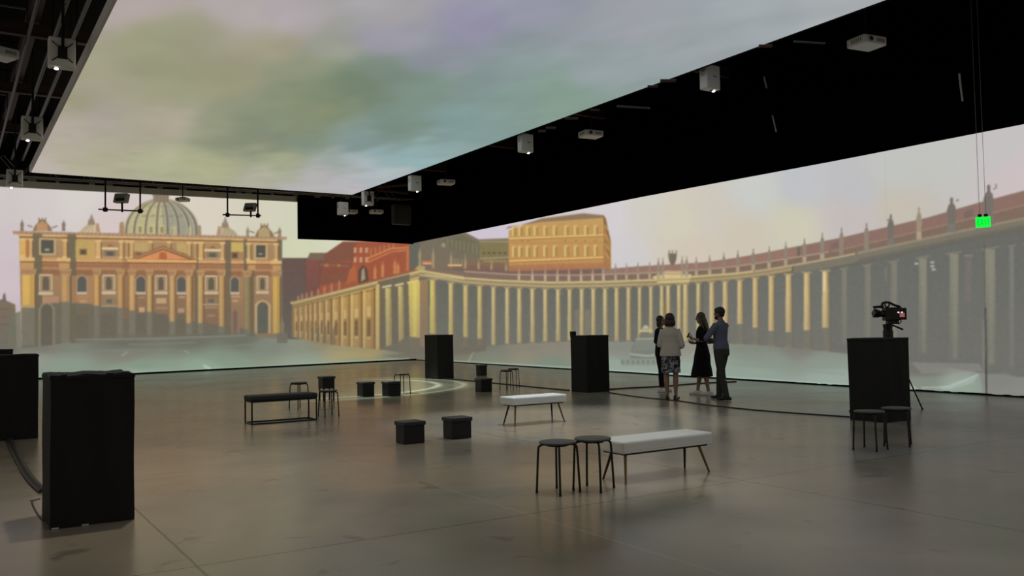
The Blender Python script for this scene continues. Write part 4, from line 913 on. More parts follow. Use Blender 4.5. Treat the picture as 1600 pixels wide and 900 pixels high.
# projectors standing on hanging cross bars before the far wall
def hD(x, y): P_ = aty(x, y, 31.9); return float((np.array(P_) - [0, 0, CH]) @ fwd)
def hung(xc, yc, bar, drops, ybar, ytop, D, lb, w, tilt):
    c = atdep(xc, yc, D); root = empty('hung_projector', c, -TH)
    R_ = Matrix.Rotation(TH, 4, 'Z')
    def lc(x, y): return R_ @ (atdep(x, y, D) - c)
    bm = bmesh.new(); tube(bm, [lc(bar[0], ybar[0]), lc(bar[1], ybar[1])], .024, 8); obj('cross_bar', bm, mMt, root)
    for k, xd in enumerate(drops):
        t = (xd - bar[0]) / (bar[1] - bar[0]); yb = ybar[0] + (ybar[1] - ybar[0]) * t
        b_ = lc(xd, yb + 3.5); bm = bmesh.new(); tube(bm, [b_, Vector((b_.x, b_.y, ZC - c.z))], .03, 8); obj('drop_pole', bm, mMt, root)
        bm = bmesh.new(); j = lc(xd, yb); box(bm, j.x - .06, j.y - .06, j.z - .07, j.x + .06, j.y + .06, j.z + .07, .015); obj('pipe_clamp', bm, mMt, root)
    bx = lc(xc + 1, (ybar[0] + ybar[1]) / 2 + 3); bm = bmesh.new(); tube(bm, [bx, Vector((bx.x, 0, -w * .2))], .035, 8); obj('post', bm, mMt, root)
    bm = bmesh.new(); tube(bm, [(bx.x, 0, -w * .44), (bx.x, 0, -w * .22)], [.03, .12], 10); box(bm, bx.x - .14, -.2, -w * .24, bx.x + .14, .1, -w * .04); obj('yoke', bm, mMt, root)
    bm = bmesh.new(); box(bm, -w / 2, -w * .34, -w * .37, w / 2, w * .34, w * .37, w * .08)
    for v in bm.verts: v.co.x += v.co.z * tilt
    mHb = mat('grey_housing', (0.22, 0.22, 0.19, 1), .5, noise=.1); obj('body', bm, mHb, root)
    bm = bmesh.new()
    for q in range(3): box(bm, -w * .36, -w * .35, w * (.02 + q * .1), w * .36, -w * .335, w * (.05 + q * .1))
    obj('vent', bm, mMt, root)
    return tag(root, lb, 'projector', 'projectors on hanging bars before the far screen')
hung(190, 310, (154, 224), (164.5, 219), (327, 330), 297, hD(190, 310), 'grey projector on a black hanging bar left of the dome', .42, .22)
hung(391, 324, (348, 408), (355.5, 403), (335.5, 337), 310, hD(391, 324), 'grey projector on a black hanging bar between dome and drape', .40, .28)

# ------------------------------------------------------------------ exit sign
mGr = mat('lit_green_plastic', (0.0, 0.3, 0.05, 1), .4, emit=(0.0, 0.95, 0.05, 1), estr=1.0)
mGd = mat('deep_green_letters', (0.0, 0.2, 0.02, 1), .4, emit=(0.0, .55, .03, 1), estr=1.0)
P = onR(1536, 347, .9); D = (np.array(P) - [0, 0, CH]) @ fwd; sc = D / F
ex = empty('exit_sign', P, -TH - math.radians(20)); w_, h_ = 20.5 * sc / 2, 16.5 * sc / 2
bm = bmesh.new(); box(bm, -w_, -.03, -h_, w_, .03, h_, .012); obj('lit_panel', bm, mGr, ex)
def letter(bm, ch, x, z, w, h, t):
    def seg(a, c): 
        A_ = Vector((x + a[0] * w, -.034, z + a[1] * h)); B_ = Vector((x + c[0] * w, -.034, z + c[1] * h)); tube(bm, [A_, B_], [(t, .004)] * 2, 4, ref=(0, 0, 1) if abs(a[1] - c[1]) < .01 else (1, 0, 0))
    S = {'E': [((0, 0), (0, 1)), ((0, 1), (1, 1)), ((0, .5), (.8, .5)), ((0, 0), (1, 0))], 'X': [((0, 0), (1, 1)), ((0, 1), (1, 0))], 'I': [((.5, 0), (.5, 1))], 'T': [((0, 1), (1, 1)), ((.5, 0), (.5, 1))]}[ch]
    for a, c in S: seg(a, c)
for k, ch in enumerate('EXIT'):
    bm = bmesh.new(); letter(bm, ch, -w_ * .74 + k * w_ * .42, -h_ * .5, w_ * .26, h_ * 1.0, w_ * .045); l = obj('letter', bm, mGd, ex); l['label'] = 'green letter ' + ch
for sx in (-.42, .42):
    bm = bmesh.new(); box(bm, sx * w_ - .03, -.03, h_, sx * w_ + .03, .03, h_ + .05, .006); obj('hook', bm, mMt, ex)
    bm = bmesh.new(); tube(bm, [(sx * w_, 0, h_ + .03), (sx * w_, 0, ZC - P.z)], .0035, 6); obj('wire', bm, mat('thin_wire', (0.2, 0.2, 0.2, 1), .5), ex)
tag(ex, 'lit green exit sign hanging on two wires before the colonnade', 'exit sign')

# ------------------------------------------------------------------ pedestals
mPed = mat('black_cloth_cover', (0.013, 0.013, 0.0135, 1), .75, spec=.25, noise=.25, scale=5, bump=.25)
mGapBit = mat('white_gap_bit', (0.55, 0.55, 0.55, 1), .6)
def pedestal(N, w, d, h, label, seed=0, bumps=0.006):
    root = empty('pedestal', N); rn = random.Random(seed)
    bm = bmesh.new(); nx, nz = 8, 14
    bmesh.ops.create_cube(bm, size=1.0)
    bmesh.ops.subdivide_edges(bm, edges=bm.edges[:], cuts=9, use_grid_fill=True)
    for v in bm.verts:
        x, y, z = v.co.x + .5, v.co.y + .5, v.co.z + .5
        ph = x * 9 + y * 7 + seed
        bx = bumps * math.sin(ph * 1.3 + z * 3) * (1 if y < .01 or y > .99 else .3)
        bz = bumps * 1.2 * math.sin(x * 14 + y * 11 + seed * 2) if z > .99 else 0
        v.co = Vector((x * w + bumps * .22 * math.sin(z * 9 + y * 5 + seed) * (1 if x < .01 or x > .99 else 0), y * d + bx, z * h + bz * .6))
    obj('cover', bm, mPed, root)
    bm = bmesh.new(); 
    e = .006
    box(bm, -e, -e, h - .035, w + e, d + e, h - .006, .004)
    obj('top_board', bm, mPed, root)
    return tag(root, label, 'pedestal')
NA = fl(78, 828); pa = pedestal(NA, .605, .70, 1.18, 'large black cloth-covered pedestal standing nearest the camera at the left', 1, .009)
for dx in (.01, .22):  # white bits added for gaps of light under the cover
    bm = bmesh.new(); box(bm, dx, -.016, .002, dx + .05, .0, .012, .002); t_ = obj('gap_light_bit', bm, mGapBit, pa); t_['label'] = 'white bit added for a gap of light'
for dx in (.07, .40):
    bm = bmesh.new(); box(bm, dx, -.008, 1.158, dx + .045, .03, 1.187, .003); obj('cloth_fold', bm, mPed, pa)
NB = Vector((.22, 14.55, 0)); pedestal(NB, .88, .6, 1.22, 'black pedestal cut off by the left edge, in front of another', 2)
P = fl(19, 545.5, 1.22); pedestal(Vector((P.x - .7, P.y - .3, 0)), .7, .6, 1.22, 'black pedestal farthest left, peeking out behind another', 3)
NC = fl(684, 592.5); pedestal(NC, .53, .80, 1.285, 'black pedestal near the far corner beside the rear stools', 4, .004)
ND = fl(918, 614); pd = pedestal(ND, .625, .59, 1.265, 'black pedestal in the middle, left of the four people', 5, .004)
bm = bmesh.new(); box(bm, -.01, .50, 1.262, .10, .60, 1.36, .01); obj('corner_block', bm, mPed, pd)
NE = fl(1385, 661); pedestal(NE, .605, .612, 1.225, 'black pedestal at the right in front of the video camera', 6, .004)

# ------------------------------------------------------------------ storage ottomans
mOt = mat('black_leatherette', (0.008, 0.008, 0.008, 1), .5, spec=.35, noise=.2, scale=20, bump=.1)
mOl = mat('black_leatherette_lid', (0.014, 0.014, 0.014, 1), .45, spec=.5, noise=.1)
def ottoman(c, L_, R_, t, label, lid=True):
    N = fl(*c); dy = ext(N, (0, 1, 0), L_); dx = ext(N, (1, 0, 0), R_); h = hgt(N, t)
    s = max(dx, dy); dx = max(dx, s * .85); dy = max(dy, s * .9)
    root = empty('storage_ottoman', N); hl = min(.055, h * .2)
    bm = bmesh.new(); box(bm, 0, 0, 0.0, dx, dy, h - hl, .012); obj('body', bm, mOt, root)
    bm = bmesh.new(); box(bm, -.014, -.014, h - hl, dx + .014, dy + .014, h, .014); 
    obj('lid', bm, mOl, root)
    return tag(root, label, 'ottoman', 'black cube ottomans')
ottoman((632, 695), 620, 664, 660, 'black cube ottoman in the foreground, left of the front pair')
ottoman((707, 687), 694, 737, 653.5, 'black cube ottoman in the foreground, right of the front pair')
ottoman((567, 620), 558, 585, 597.5, 'black cube ottoman at left of the middle pair by the far arc of light')
ottoman((607, 619.5), 597, 625, 597, 'black cube ottoman beside the thin-legged stool, right of the middle pair')
ottoman((752, 613), 742.5, 769, 592, 'black cube ottoman in front of the smaller one near the corner pedestal')
ottoman((751, 587), 744, 761, 570.5, 'smallest black cube ottoman, farthest back right of the corner pedestal')
# low black block stool
N = fl(509, 627); rt = empty('block_stool', N)
bm = bmesh.new(); box(bm, -.06, 0, .26, .20, .28, .47, .012); obj('seat_block', bm, mOt, rt)
bm = bmesh.new(); box(bm, -.08, -.015, .465, .22, .29, .515, .014); obj('seat_pad', bm, mOl, rt)
for x_, y_ in ((-.05, .01), (.17, .01), (-.05, .25), (.17, .25)):
    bm = bmesh.new(); box(bm, x_, y_, 0, x_ + .03, y_ + .03, .27, .003); obj('leg', bm, mOt, rt)
tag(rt, 'low black block-shaped stool behind a thin round stool', 'stool')

# ------------------------------------------------------------------ round stools
mSt = mat('black_steel', (0.006, 0.006, 0.006, 1), .4, spec=.4)
mSe = mat('dark_grey_seat', (0.05, 0.05, 0.048, 1), .5, noise=.1, scale=30)
def stool(cx_, cy_, rz, label, group, zs=.45, k=1.0, first=None, seatm=None):
    c = fl(cx_, cy_, zs); c.z = 0
    if first is not None:
        r = copy_tree(first); r.location = c; r.rotation_euler = (0, 0, rz); r['label'] = label; r['group'] = group; r.scale = (k, k, zs / .45)
        return r
    root = empty('round_stool', c, rz)
    bm = bmesh.new(); lathe(bm, [(.02, .428), (.155, .428), (.168, .433), (.170, .441), (.165, .448), (.15, .451), (.0005, .451)], 36); obj('seat', bm, mSe, root, True)
    for q in range(4):
        a = math.pi / 4 + q * math.pi / 2; ca, sa = math.cos(a), math.sin(a)
        bm = bmesh.new(); pts = curve_pts([(ca * .07, sa * .07, .420), (ca * .13, sa * .13, .420), (ca * .163, sa * .163, .408), (ca * .175, sa * .175, .375), (ca * .185, sa * .185, .20), (ca * .195, sa * .195, .008)], 4)
        tube(bm, pts, .0105, 10); l = obj('leg', bm, mSt, root, True)
        bm = bmesh.new(); tube(bm, [(ca * .195, sa * .195, 0), (ca * .194, sa * .194, .02)], .0125, 10); obj('foot_cap', bm, mSt, l)
    bm = bmesh.new(); tube(bm, [(.10 * math.cos(t), .10 * math.sin(t), .415) for t in np.linspace(0, 2 * math.pi, 25)], .006, 6); obj('seat_ring', bm, mSt, root)
    root.scale = (k, k, zs / .45)
    return tag(root, label, 'stool', group)
G1 = 'round stools with bent steel legs'
s0 = stool(871, 689, math.radians(14), 'round black stool in the foreground, left of the pair by the near white bench', G1, zs=.46)
stool(926, 683.5, math.radians(26), 'round black stool partly in front of the left end of the near white bench', G1, first=s0, zs=.47)
stool(1358, 641.5, math.radians(10), 'round stool with pale seat in front of the right pedestal, left of the pair', G1, first=s0)
stool(1400.5, 636.5, math.radians(30), 'round stool with pale seat in front of the right pedestal, right of the pair', G1, first=s0)
stool(467, 597, math.radians(20), 'thin-legged round stool behind the dark bench', G1, zs=.50, k=.95, first=s0)
stool(513, 609.5, math.radians(5), 'thin-legged round stool at the right end of the dark bench', G1, first=s0, k=.95)
stool(628, 583.5, math.radians(8), 'thin-legged round stool right beside a middle cube ottoman', G1, zs=.455, first=s0)
stool(791, 578, math.radians(12), 'small distant round stool left of the pair before the middle pedestal', G1, zs=.47, k=.82, first=s0)
stool(802, 575.5, math.radians(40), 'small distant round stool right of the pair before the middle pedestal', G1, zs=.47, k=.82, first=s0)

# ------------------------------------------------------------------ benches
mWh = mat('white_leatherette', (0.80, 0.80, 0.76, 1), .5, noise=.03, scale=8, bump=.05)
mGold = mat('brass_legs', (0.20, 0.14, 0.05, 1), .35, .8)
mGoldShade = mat('shaded_brass_legs', (0.05, 0.04, 0.025, 1), .4, .6)  # rear legs: same brass, shade put into the colour
def cushion(x0, y0, z0, x1, y1, z1, r=.03):
    bm = bmesh.new(); box(bm, x0, y0, z0, x1, y1, z1, r)
    return bm
def white_bench(N, L_, Wd, zt, label, sag=0.0, tk=.125):
    root = empty('white_bench', (N[0], N[1], 0))
    bm = cushion(0, 0, zt - tk, L_, Wd, zt, .028); obj('seat', bm, mWh, root, False)
    bm = bmesh.new()
    for (a, c) in (((.0, 0), (L_, 0)), ((0, Wd), (L_, Wd))): tube(bm, [(a[0] + .02, a[1] + (.004 if a[1] == 0 else -.004), zt - tk + .012), (c[0] - .02, c[1] + (.004 if a[1] == 0 else -.004), zt - tk + .012)], .006, 6)
    obj('piping', bm, mWh, root)
    bm = bmesh.new(); box(bm, .05, .04, zt - tk - .018, L_ - .05, Wd - .04, zt - tk + .002); obj('base_board', bm, mSt, root)
    for (x_, y_, fx, fy, m_) in ((.11, .10, .05, .03, mGold), (L_ - .11, .10, L_ - .04, .03, mGold), (.11, Wd - .10, .05, Wd - .03, mGoldShade), (L_ - .11, Wd - .10, L_ - .05, Wd - .03, mGoldShade)):
        bm = bmesh.new(); tube(bm, [(x_, y_, zt - tk - .012), (fx, fy, 0)], [.016, .010], 12); l = obj('leg', bm, m_, root)
        if m_ is mGold: l['label'] = 'slim brass leg'
    return tag(root, label, 'bench', 'white padded benches')
zt = .40; Nn = fl(973, 690.5, zt); Rn = fl(1104, 673, zt)
white_bench((Nn.x, Nn.y), (Rn - Nn).length - .02, .40, zt, 'long white padded bench with brass legs in the foreground beside two stools', tk=.12)
Nn = fl(801, 621.5, .43); Rn = fl(894, 616, .43)
b1 = white_bench((Nn.x, Nn.y), (Rn - Nn).length - .02, .38, .43, 'white padded bench farther back, standing on its own dark shadow', tk=.12)
# dark bench on a thin frame
N = fl(393, 664); Lb = ext(N, (1, 0, 0), 496); Wb = .40; hb = hgt(N, 619.5)
db = empty('dark_bench', N)
mUp = mat('dark_green_upholstery', (0.022, 0.026, 0.024, 1), .7, noise=.15, scale=20)
bm = cushion(-.01, -.01, hb - .085, Lb + .01, Wb + .01, hb, .03); obj('seat', bm, mUp, db)
for nm, x_, y_ in (('leg', 0, 0), ('leg', Lb - .022, 0), ('leg', 0, Wb - .022), ('leg', Lb - .022, Wb - .022)):
    bm = bmesh.new(); box(bm, x_, y_, 0, x_ + .022, y_ + .022, hb - .08, .002); obj(nm, bm, mSt, db)
bm = bmesh.new()
for z_ in (.0, hb - .105):
    box(bm, .022, .0, z_, Lb - .022, .02, z_ + .02); box(bm, .022, Wb - .02, z_, Lb - .022, Wb, z_ + .02); box(bm, 0, .022, z_, .02, Wb - .022, z_ + .02); box(bm, Lb - .02, .022, z_, Lb, Wb - .022, z_ + .02)
obj('frame_rail', bm, mSt, db)
tag(db, 'dark upholstered bench on a thin black box frame', 'bench')

# ------------------------------------------------------------------ floor cables
mCb = mat('black_rubber', (0.005, 0.005, 0.005, 1), .5)
def cable(pp, r, label, m=mCb, flat=.5, nm='floor_cable'):
    P_ = [fl(x, y) for x, y in pp]
    for p in P_: p.z = r * flat * .8
    bm = bmesh.new(); tube(bm, curve_pts(P_, 6), [(r, r * flat)] * (len(curve_pts(P_, 6))), 8, ref=(0, 1, 0.0) if False else None)
    # keep the cable low: squash
    for v in bm.verts: v.co.z = max(0.0005, min(v.co.z, r * 1.2))
    o = obj(nm, bm, m); return tag(o, label, 'cable', 'cables on the floor')
cable([(708, 593), (770, 599), (830, 605), (889, 610.5)], .03, 'black cable on the floor between corner pedestal and middle pedestal')
cable([(952, 614), (1000, 621), (1060, 627), (1110, 634), (1200, 643), (1327, 652)], .022, 'black cable on the floor crossing behind the people to the right pedestal')
cable([(952, 609), (985, 607), (1040, 604), (1090, 600), (1150, 597)], .035, 'short black cable on the floor running from the middle pedestal towards the right screen')
cable([(14, 686), (24, 708), (38, 735), (52, 755), (68, 770)], .045, 'thick black cable on the floor running from the left edge to the nearest pedestal', mat('grey_black_rubber', (0.02, 0.02, 0.018, 1), .6))
cable([(47, 783), (62, 780), (50, 785), (60, 806), (68, 814)], .008, 'thin looping wire at the foot of the nearest pedestal')

# ------------------------------------------------------------------ video camera on its tripod
mV = mat('black_camera_plastic', (0.006, 0.006, 0.006, 1), .35, spec=.4)
mScr = mat('lit_monitor', (0.2, 0.05, 0.05, 1), .3, emit=(.55, .16, .14, 1), estr=.5)
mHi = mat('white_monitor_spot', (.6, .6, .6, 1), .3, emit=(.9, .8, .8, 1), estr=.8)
DT = 14.15
cT = atdep(1389, 560, DT); tri = empty('camera_tripod', (cT.x, cT.y, 0), -TH)
R_ = Matrix.Rotation(TH, 4, 'Z')
def tl(x, y): q = R_ @ (atdep(x, y, DT) - Vector((cT.x, cT.y, 0))); return q
zh = tl(1389, 516).z
bm = bmesh.new(); tube(bm, [(0, 0, .62), (0, 0, zh - .02)], .045, 14); obj('centre_column', bm, mV, tri)
bm = bmesh.new(); tube(bm, [(0, 0, zh - .22), (0, 0, zh + .0)], [.080, .078], 16); tube(bm, [(0, 0, zh), (0, 0, zh + .10)], [.066, .078], 14); hd_ = obj('fluid_head', bm, mV, tri)
bm = bmesh.new(); a_ = tl(1392, 507); b_ = tl(1410, 514.5); tube(bm, [a_, b_], [.012, .016], 8, domed=True); obj('pan_handle', bm, mV, tri)
foot = R_ @ (fl(1441, 639.5) - Vector((cT.x, cT.y, 0)))
r_ = Vector((foot.x, foot.y, 0)).length; a0 = math.atan2(foot.y, foot.x)
for k in range(3):
    a = a0 + k * 2 * math.pi / 3; f_ = Vector((math.cos(a) * min(r_, .62), math.sin(a) * min(r_, .62), 0))
    if k == 0: f_ = Vector((foot.x, foot.y, 0))
    top = Vector((math.cos(a) * .06, math.sin(a) * .06, zh - .12))
    mid = top.lerp(f_, .5)
    bm = bmesh.new(); tube(bm, [top, mid], .020, 8); tube(bm, [mid, f_ + Vector((0, 0, .012))], .012, 8); tube(bm, [f_, f_ + Vector((0, 0, .02))], .018, 8); obj('leg', bm, mV, tri)
    bm = bmesh.new(); tube(bm, [(0, 0, .64), mid.lerp(f_, .1)], .008, 6); obj('spreader', bm, mV, tri)
tag(tri, 'black camera tripod behind the right pedestal, one leg showing', 'tripod')
cc_ = atdep(1390, 490, DT); vc = empty('video_camera', cc_, -TH)
def cl(x, y, dy=0.0): q = R_ @ (atdep(x, y, DT) - cc_); q.y += dy; return q
def cb(x0, y0, x1, y1, hd, bev=.008, dy=0.0):
    a = cl(x0, y1); c = cl(x1, y0); bm = bmesh.new(); box(bm, a.x, -hd + dy, a.z, c.x, hd + dy, c.z, bev); return bm
obj('camera_body', cb(1381, 480, 1404, 501, .075, .012), mV, vc)
bm = cb(1392, 481, 1413, 500, .09, .014); obj('battery_pack', bm, mV, vc)
bm = bmesh.new(); tube(bm, [cl(1382, 490), cl(1373, 490.5)], [.055, .05], 18); tube(bm, [cl(1374, 490.5), cl(1365, 489)], [(.06, .075), (.075, .09)], 4, ref=(0, 0, 1)); obj('lens', bm, mV, vc)
bm = bmesh.new(); tube(bm, [cl(1366, 480), cl(1379, 479)], .022, 10, domed=True); obj('microphone', bm, mV, vc)
bm = bmesh.new(); tube(bm, curve_pts([cl(1378, 482), cl(1379, 474), cl(1388, 472.5), cl(1398, 477), cl(1405, 479), cl(1409, 484)], 4), .020, 10); obj('handle', bm, mV, vc)
bm = bmesh.new(); t_ = [cl(1384 + 3.4 * math.cos(q), 476 + 3.8 * math.sin(q), -.05) for q in np.linspace(0, 2 * math.pi, 17)]; tube(bm, t_, .013, 8); obj('viewfinder', bm, mV, vc)
bm = cb(1400, 486, 1411, 497, .006, .002, dy=-.094); o = obj('side_screen', bm, mV, vc)
bm = cb(1401.5, 489, 1409, 495.5, .003, .001, dy=-.101); o = obj('screen_image', bm, mScr, vc); o['label'] = 'dim red lit screen image'
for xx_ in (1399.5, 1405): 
    bm = bmesh.new(); c = cl(xx_, 488.2); ell(bm, (c.x, -.102, c.z), (.018, .004, .013), 10, 6); o = obj('glint_spot', bm, mHi, vc); o['label'] = 'small white glint'  # glowing spot stands for a white glint
bm = bmesh.new(); c = cl(1394, 503.5); box(bm, c.x - .09, -.05, c.z - .03, c.x + .09, .05, c.z + .03, .008); obj('quick_plate', bm, mV, vc)
bm = bmesh.new(); tube(bm, curve_pts([cl(1396, 499), cl(1402, 506), cl(1408, 503), cl(1406, 497)], 4), .008, 6); obj('strap', bm, mV, vc)
tag(vc, 'black video camera mounted above the right pedestal, lens to the left', 'video camera')

# ------------------------------------------------------------------ people
def fused(name, bm, m, parent, voxel=.008, smooth=3):
    o = obj(name, bm, m, parent, True)
    r = o.modifiers.new('merge', 'REMESH'); r.mode = 'VOXEL'; r.voxel_size = voxel; r.use_smooth_shade = True
    if smooth:
        s = o.modifiers.new('soften', 'SMOOTH'); s.iterations = smooth; s.factor = .5
    return o
def hand(bm, wrist, d, nrm, side, curl=.5, k=1.0):
    """wrist point, finger direction d, back-of-hand normal nrm, side = +1 when the thumb lies along nrm x d"""
    w = Vector(wrist); d = Vector(d).normalized(); n_ = Vector(nrm); n_ = (n_ - d * n_.dot(d)).normalized(); s = n_.cross(d).normalized() * side
    tube(bm, [w - d * .02, w + d * .03 * k, w + d * .085 * k], [(.026 * k, .018 * k), (.038 * k, .016 * k), (.040 * k, .013 * k)], 12, ref=s)
    for i, (off, ln) in enumerate(((.030, .070), (.010, .078), (-.010, .073), (-.029, .058))):
        p = w + d * .082 * k + s * off * k; dd = d.copy(); L_ = ln * k
        pts = [p - d * .015]
        for q in range(3):
            dd = (dd - n_ * math.tan(curl * .55)).normalized(); p = p + dd * L_ * (.42, .33, .25)[q]; pts.append(p.copy())
        tube(bm, [w + d * .07 * k + s * off * k] + pts[1:], [.0095 * k, .009 * k, .008 * k, .007 * k], 8, domed=True)
    p = w + d * .02 * k + s * .03 * k
    t1 = p + (d * .6 + s * .7 - n_ * .3).normalized() * .045 * k; t2 = t1 + (d * .9 + s * .15 - n_ * .4).normalized() * .032 * k; t3 = t2 + (d * .9 - s * .15 - n_ * .5).normalized() * .024 * k
    tube(bm, [p - s * .012, t1, t2, t3], [.014 * k, .0115 * k, .010 * k, .008 * k], 8, domed=True)
def rz_(v, a): return Vector((v[0] * math.cos(a) - v[1] * math.sin(a), v[0] * math.sin(a) + v[1] * math.cos(a), v[2]))
SK = mat('skin', (0.30, 0.17, 0.12, 1), .55, noise=.08, scale=8)
SKD = mat('skin_tan', (0.20, 0.11, 0.075, 1), .55, noise=.08, scale=8)
EYE = mat('dark_eye', (0.01, 0.008, 0.006, 1), .2); LIP = mat('lips', (0.20, 0.07, 0.06, 1), .5)
def person(P, rz, H_, legs, arms, skin, label, head_yaw=0.0, head_pitch=0.0, fem=False, lean=0.0):
    """legs: [(ankle x, y, toe angle, knee y offset)] left, right; arms: [(elbow), (wrist), (finger dir), (back normal), curl] left, right (metres at height 1.75)"""
    k = H_ / 1.75
    root = empty('person', (P[0], P[1], 0), rz); root.scale = (1, 1, 1)
    V = lambda x, y, z: Vector((x * k, (y + lean * max(z - .9, 0)) * k, z * k))
    sh = .165 if fem else .190; hp = .10 if fem else .092
    bm = bmesh.new()
    T = [(.86, .13, .10, 0), (.93, .165 if fem else .158, .115, -.01), (1.02, .145, .105, 0), (1.12, .122 if fem else .140, .092, .01), (1.24, .140 if fem else .158, .108, .01), (1.34, .155 if fem else .178, .108, .0), (1.42, .145 if fem else .170, .085, -.01), (1.47, .075, .062, -.012)]
    tube(bm, [V(0, y, z) for z, a, b_, y in T], [(a * k, b_ * k) for z, a, b_, y in T], 24, ref=(1, 0, 0), domed=True)
    tube(bm, [V(0, -.012, 1.42), V(0, -.004, 1.50), V(0, .012, 1.57)], [.062 * k, .054 * k, .054 * k], 16)
    hc = V(0, .02, 1.635)
    HR = Matrix.Rotation(head_yaw, 4, 'Z') @ Matrix.Rotation(head_pitch, 4, 'X')
    def hp_(x, y, z): return hc + (HR @ Vector((x * k, y * k, z * k)))
    ell(bm, hp_(0, -.008, .022), (.074 * k, .092 * k, .092 * k), 20, 14, HR)
    ell(bm, hp_(0, .022, -.045), (.056 * k, .066 * k, .066 * k), 18, 12, HR)
    tube(bm, [hp_(0, .078, .022), hp_(0, .100, -.012), hp_(0, .088, -.022)], [.008 * k, .014 * k, .010 * k], 8, domed=True)
    ell(bm, hp_(0, .066, -.088), (.024 * k, .018 * k, .016 * k), 12, 8, HR)
    ell(bm, hp_(0, .078, .032), (.05 * k, .012 * k, .010 * k), 12, 8, HR)
    for s in (-1, 1): ell(bm, hp_(s * .074, -.004, -.005), (.010 * k, .018 * k, .030 * k), 10, 8, HR)
    for s, (ax, ay, ta, ky) in zip((-1, 1), legs):
        hip = V(s * hp, 0, .90); an = V(ax, ay, .085); kn = hip.lerp(an, .48) + Vector((0, ky * k, 0))
        tube(bm, [hip, hip.lerp(kn, .5), kn, kn.lerp(an, .32) + Vector((0, -.012 * k, 0)), kn.lerp(an, .75), an], [.078 * k, .070 * k, .054 * k, .056 * k, .038 * k, .034 * k], 14, domed=True)
        f = rz_((0, 1, 0), ta)
        tube(bm, [an + f * -.055 * k + Vector((0, 0, -.045 * k)), an + f * .0 + Vector((0, 0, -.035 * k)), an + f * .10 * k + Vector((0, 0, -.055 * k)), an + f * .165 * k + Vector((0, 0, -.065 * k))], [(.030 * k, .034 * k), (.034 * k, .045 * k), (.042 * k, .026 * k), (.034 * k, .014 * k)], 12, ref=(f.y, -f.x, 0), domed=True)
    J = {}
    for s, (el, wr_, fd, nn, cu) in zip((-1, 1), arms):
        S_ = V(s * sh, 0, 1.405); E_ = V(*el); W_ = V(*wr_)
        tube(bm, [V(s * .10, 0, 1.40), S_, S_.lerp(E_, .45), E_, E_.lerp(W_, .3), E_.lerp(W_, .75), W_], [.05 * k, .052 * k, .044 * k, .037 * k, .038 * k, .029 * k, .024 * k], 12, domed=True)
        hand(bm, W_ + (W_ - E_).normalized() * .012, fd, nn, s * (1 if True else -1), cu, .95 * k)
        J[s] = (S_, E_, W_)
    fused('body', bm, skin, root, .0065, 2)
    for s in (-1, 1):
        e = bmesh.new(); ell(e, hp_(s * .032, .083, .012), (.011 * k, .006 * k, .006 * k), 10, 8, HR); obj('eye', e, EYE, root, True)
    e = bmesh.new(); ell(e, hp_(0, .088, -.052), (.022 * k, .007 * k, .007 * k), 12, 8, HR); obj('mouth', e, LIP, root, True)
    tag(root, label, 'person')
    return root, V, hp_, J, k, HR
def shoes(root, legs, V, k, m, name='shoe', sole=None, low=False, sandal=False):
    for s, (ax, ay, ta, ky) in zip((-1, 1), legs):
        an = V(ax, ay, .085); f = rz_((0, 1, 0), ta); bm = bmesh.new(); u = Vector((0, 0, 1))
        g = Vector((an.x, an.y, 0))
        if sandal:
            tube(bm, [g + f * -.07 * k + u * .014, g + f * .03 * k + u * .012, g + f * .11 * k + u * .012, g + f * .19 * k + u * .012], [(.028 * k, .010), (.030 * k, .010), (.042 * k, .010), (.028 * k, .009)], 12, ref=(f.y, -f.x, 0))
            tube(bm, [g + f * -.085 * k + u * .012, g + f * -.085 * k + u * .07, g + f * -.05 * k + u * .085], [(.030 * k, .008)] * 3, 10, ref=(f.y, -f.x, 0), domed=True)
            tube(bm, [g + f * .10 * k + u * .012, g + f * .13 * k + u * .05, g + f * .16 * k + u * .012], [(.05 * k, .008)] * 3, 10, ref=(f.y, -f.x, 0))
            fused(name, bm, m, root, .006, 1)
        else:
            tube(bm, [g + f * -.075 * k + u * .035, g + f * -.03 * k + u * .045, g + f * .05 * k + u * .045, g + f * .11 * k + u * .034, g + f * .17 * k + u * .028], [(.032 * k, .032), (.038 * k, .044), (.042 * k, .042), (.046 * k, .032), (.032 * k, .022)], 14, ref=(f.y, -f.x, 0), domed=True)
            tube(bm, [g + f * -.02 * k + u * .05, g + f * -.025 * k + u * (.085 if low else .10)], [(.042 * k, .05 * k)] * 2, 12, ref=(f.y, -f.x, 0))
            o = fused(name, bm, m, root, .006, 2)
            if sole is not None:
                b2 = bmesh.new(); tube(b2, [g + f * -.10 * k + u * .010, g + f * -.02 * k + u * .010, g + f * .10 * k + u * .010, g + f * .185 * k + u * .010], [(.030 * k, .009), (.038 * k, .009), (.047 * k, .009), (.028 * k, .009)], 12, ref=(f.y, -f.x, 0)); obj('sole', b2, sole, o)
def cloth(name, parts, m, root, voxel=.009, smooth=4):
    bm = bmesh.new()
    for pts, rad, ref in parts: tube(bm, pts, rad, 22, ref=ref, domed=False)
    return fused(name, bm, m, root, voxel, smooth)
def cloth_mat(name, col, rough=.9, sc=30): return mat(name, col, rough, noise=.12, scale=sc, bump=.3, spec=.2)
def heading(pxx): return TH + math.atan((pxx - 800) / F)

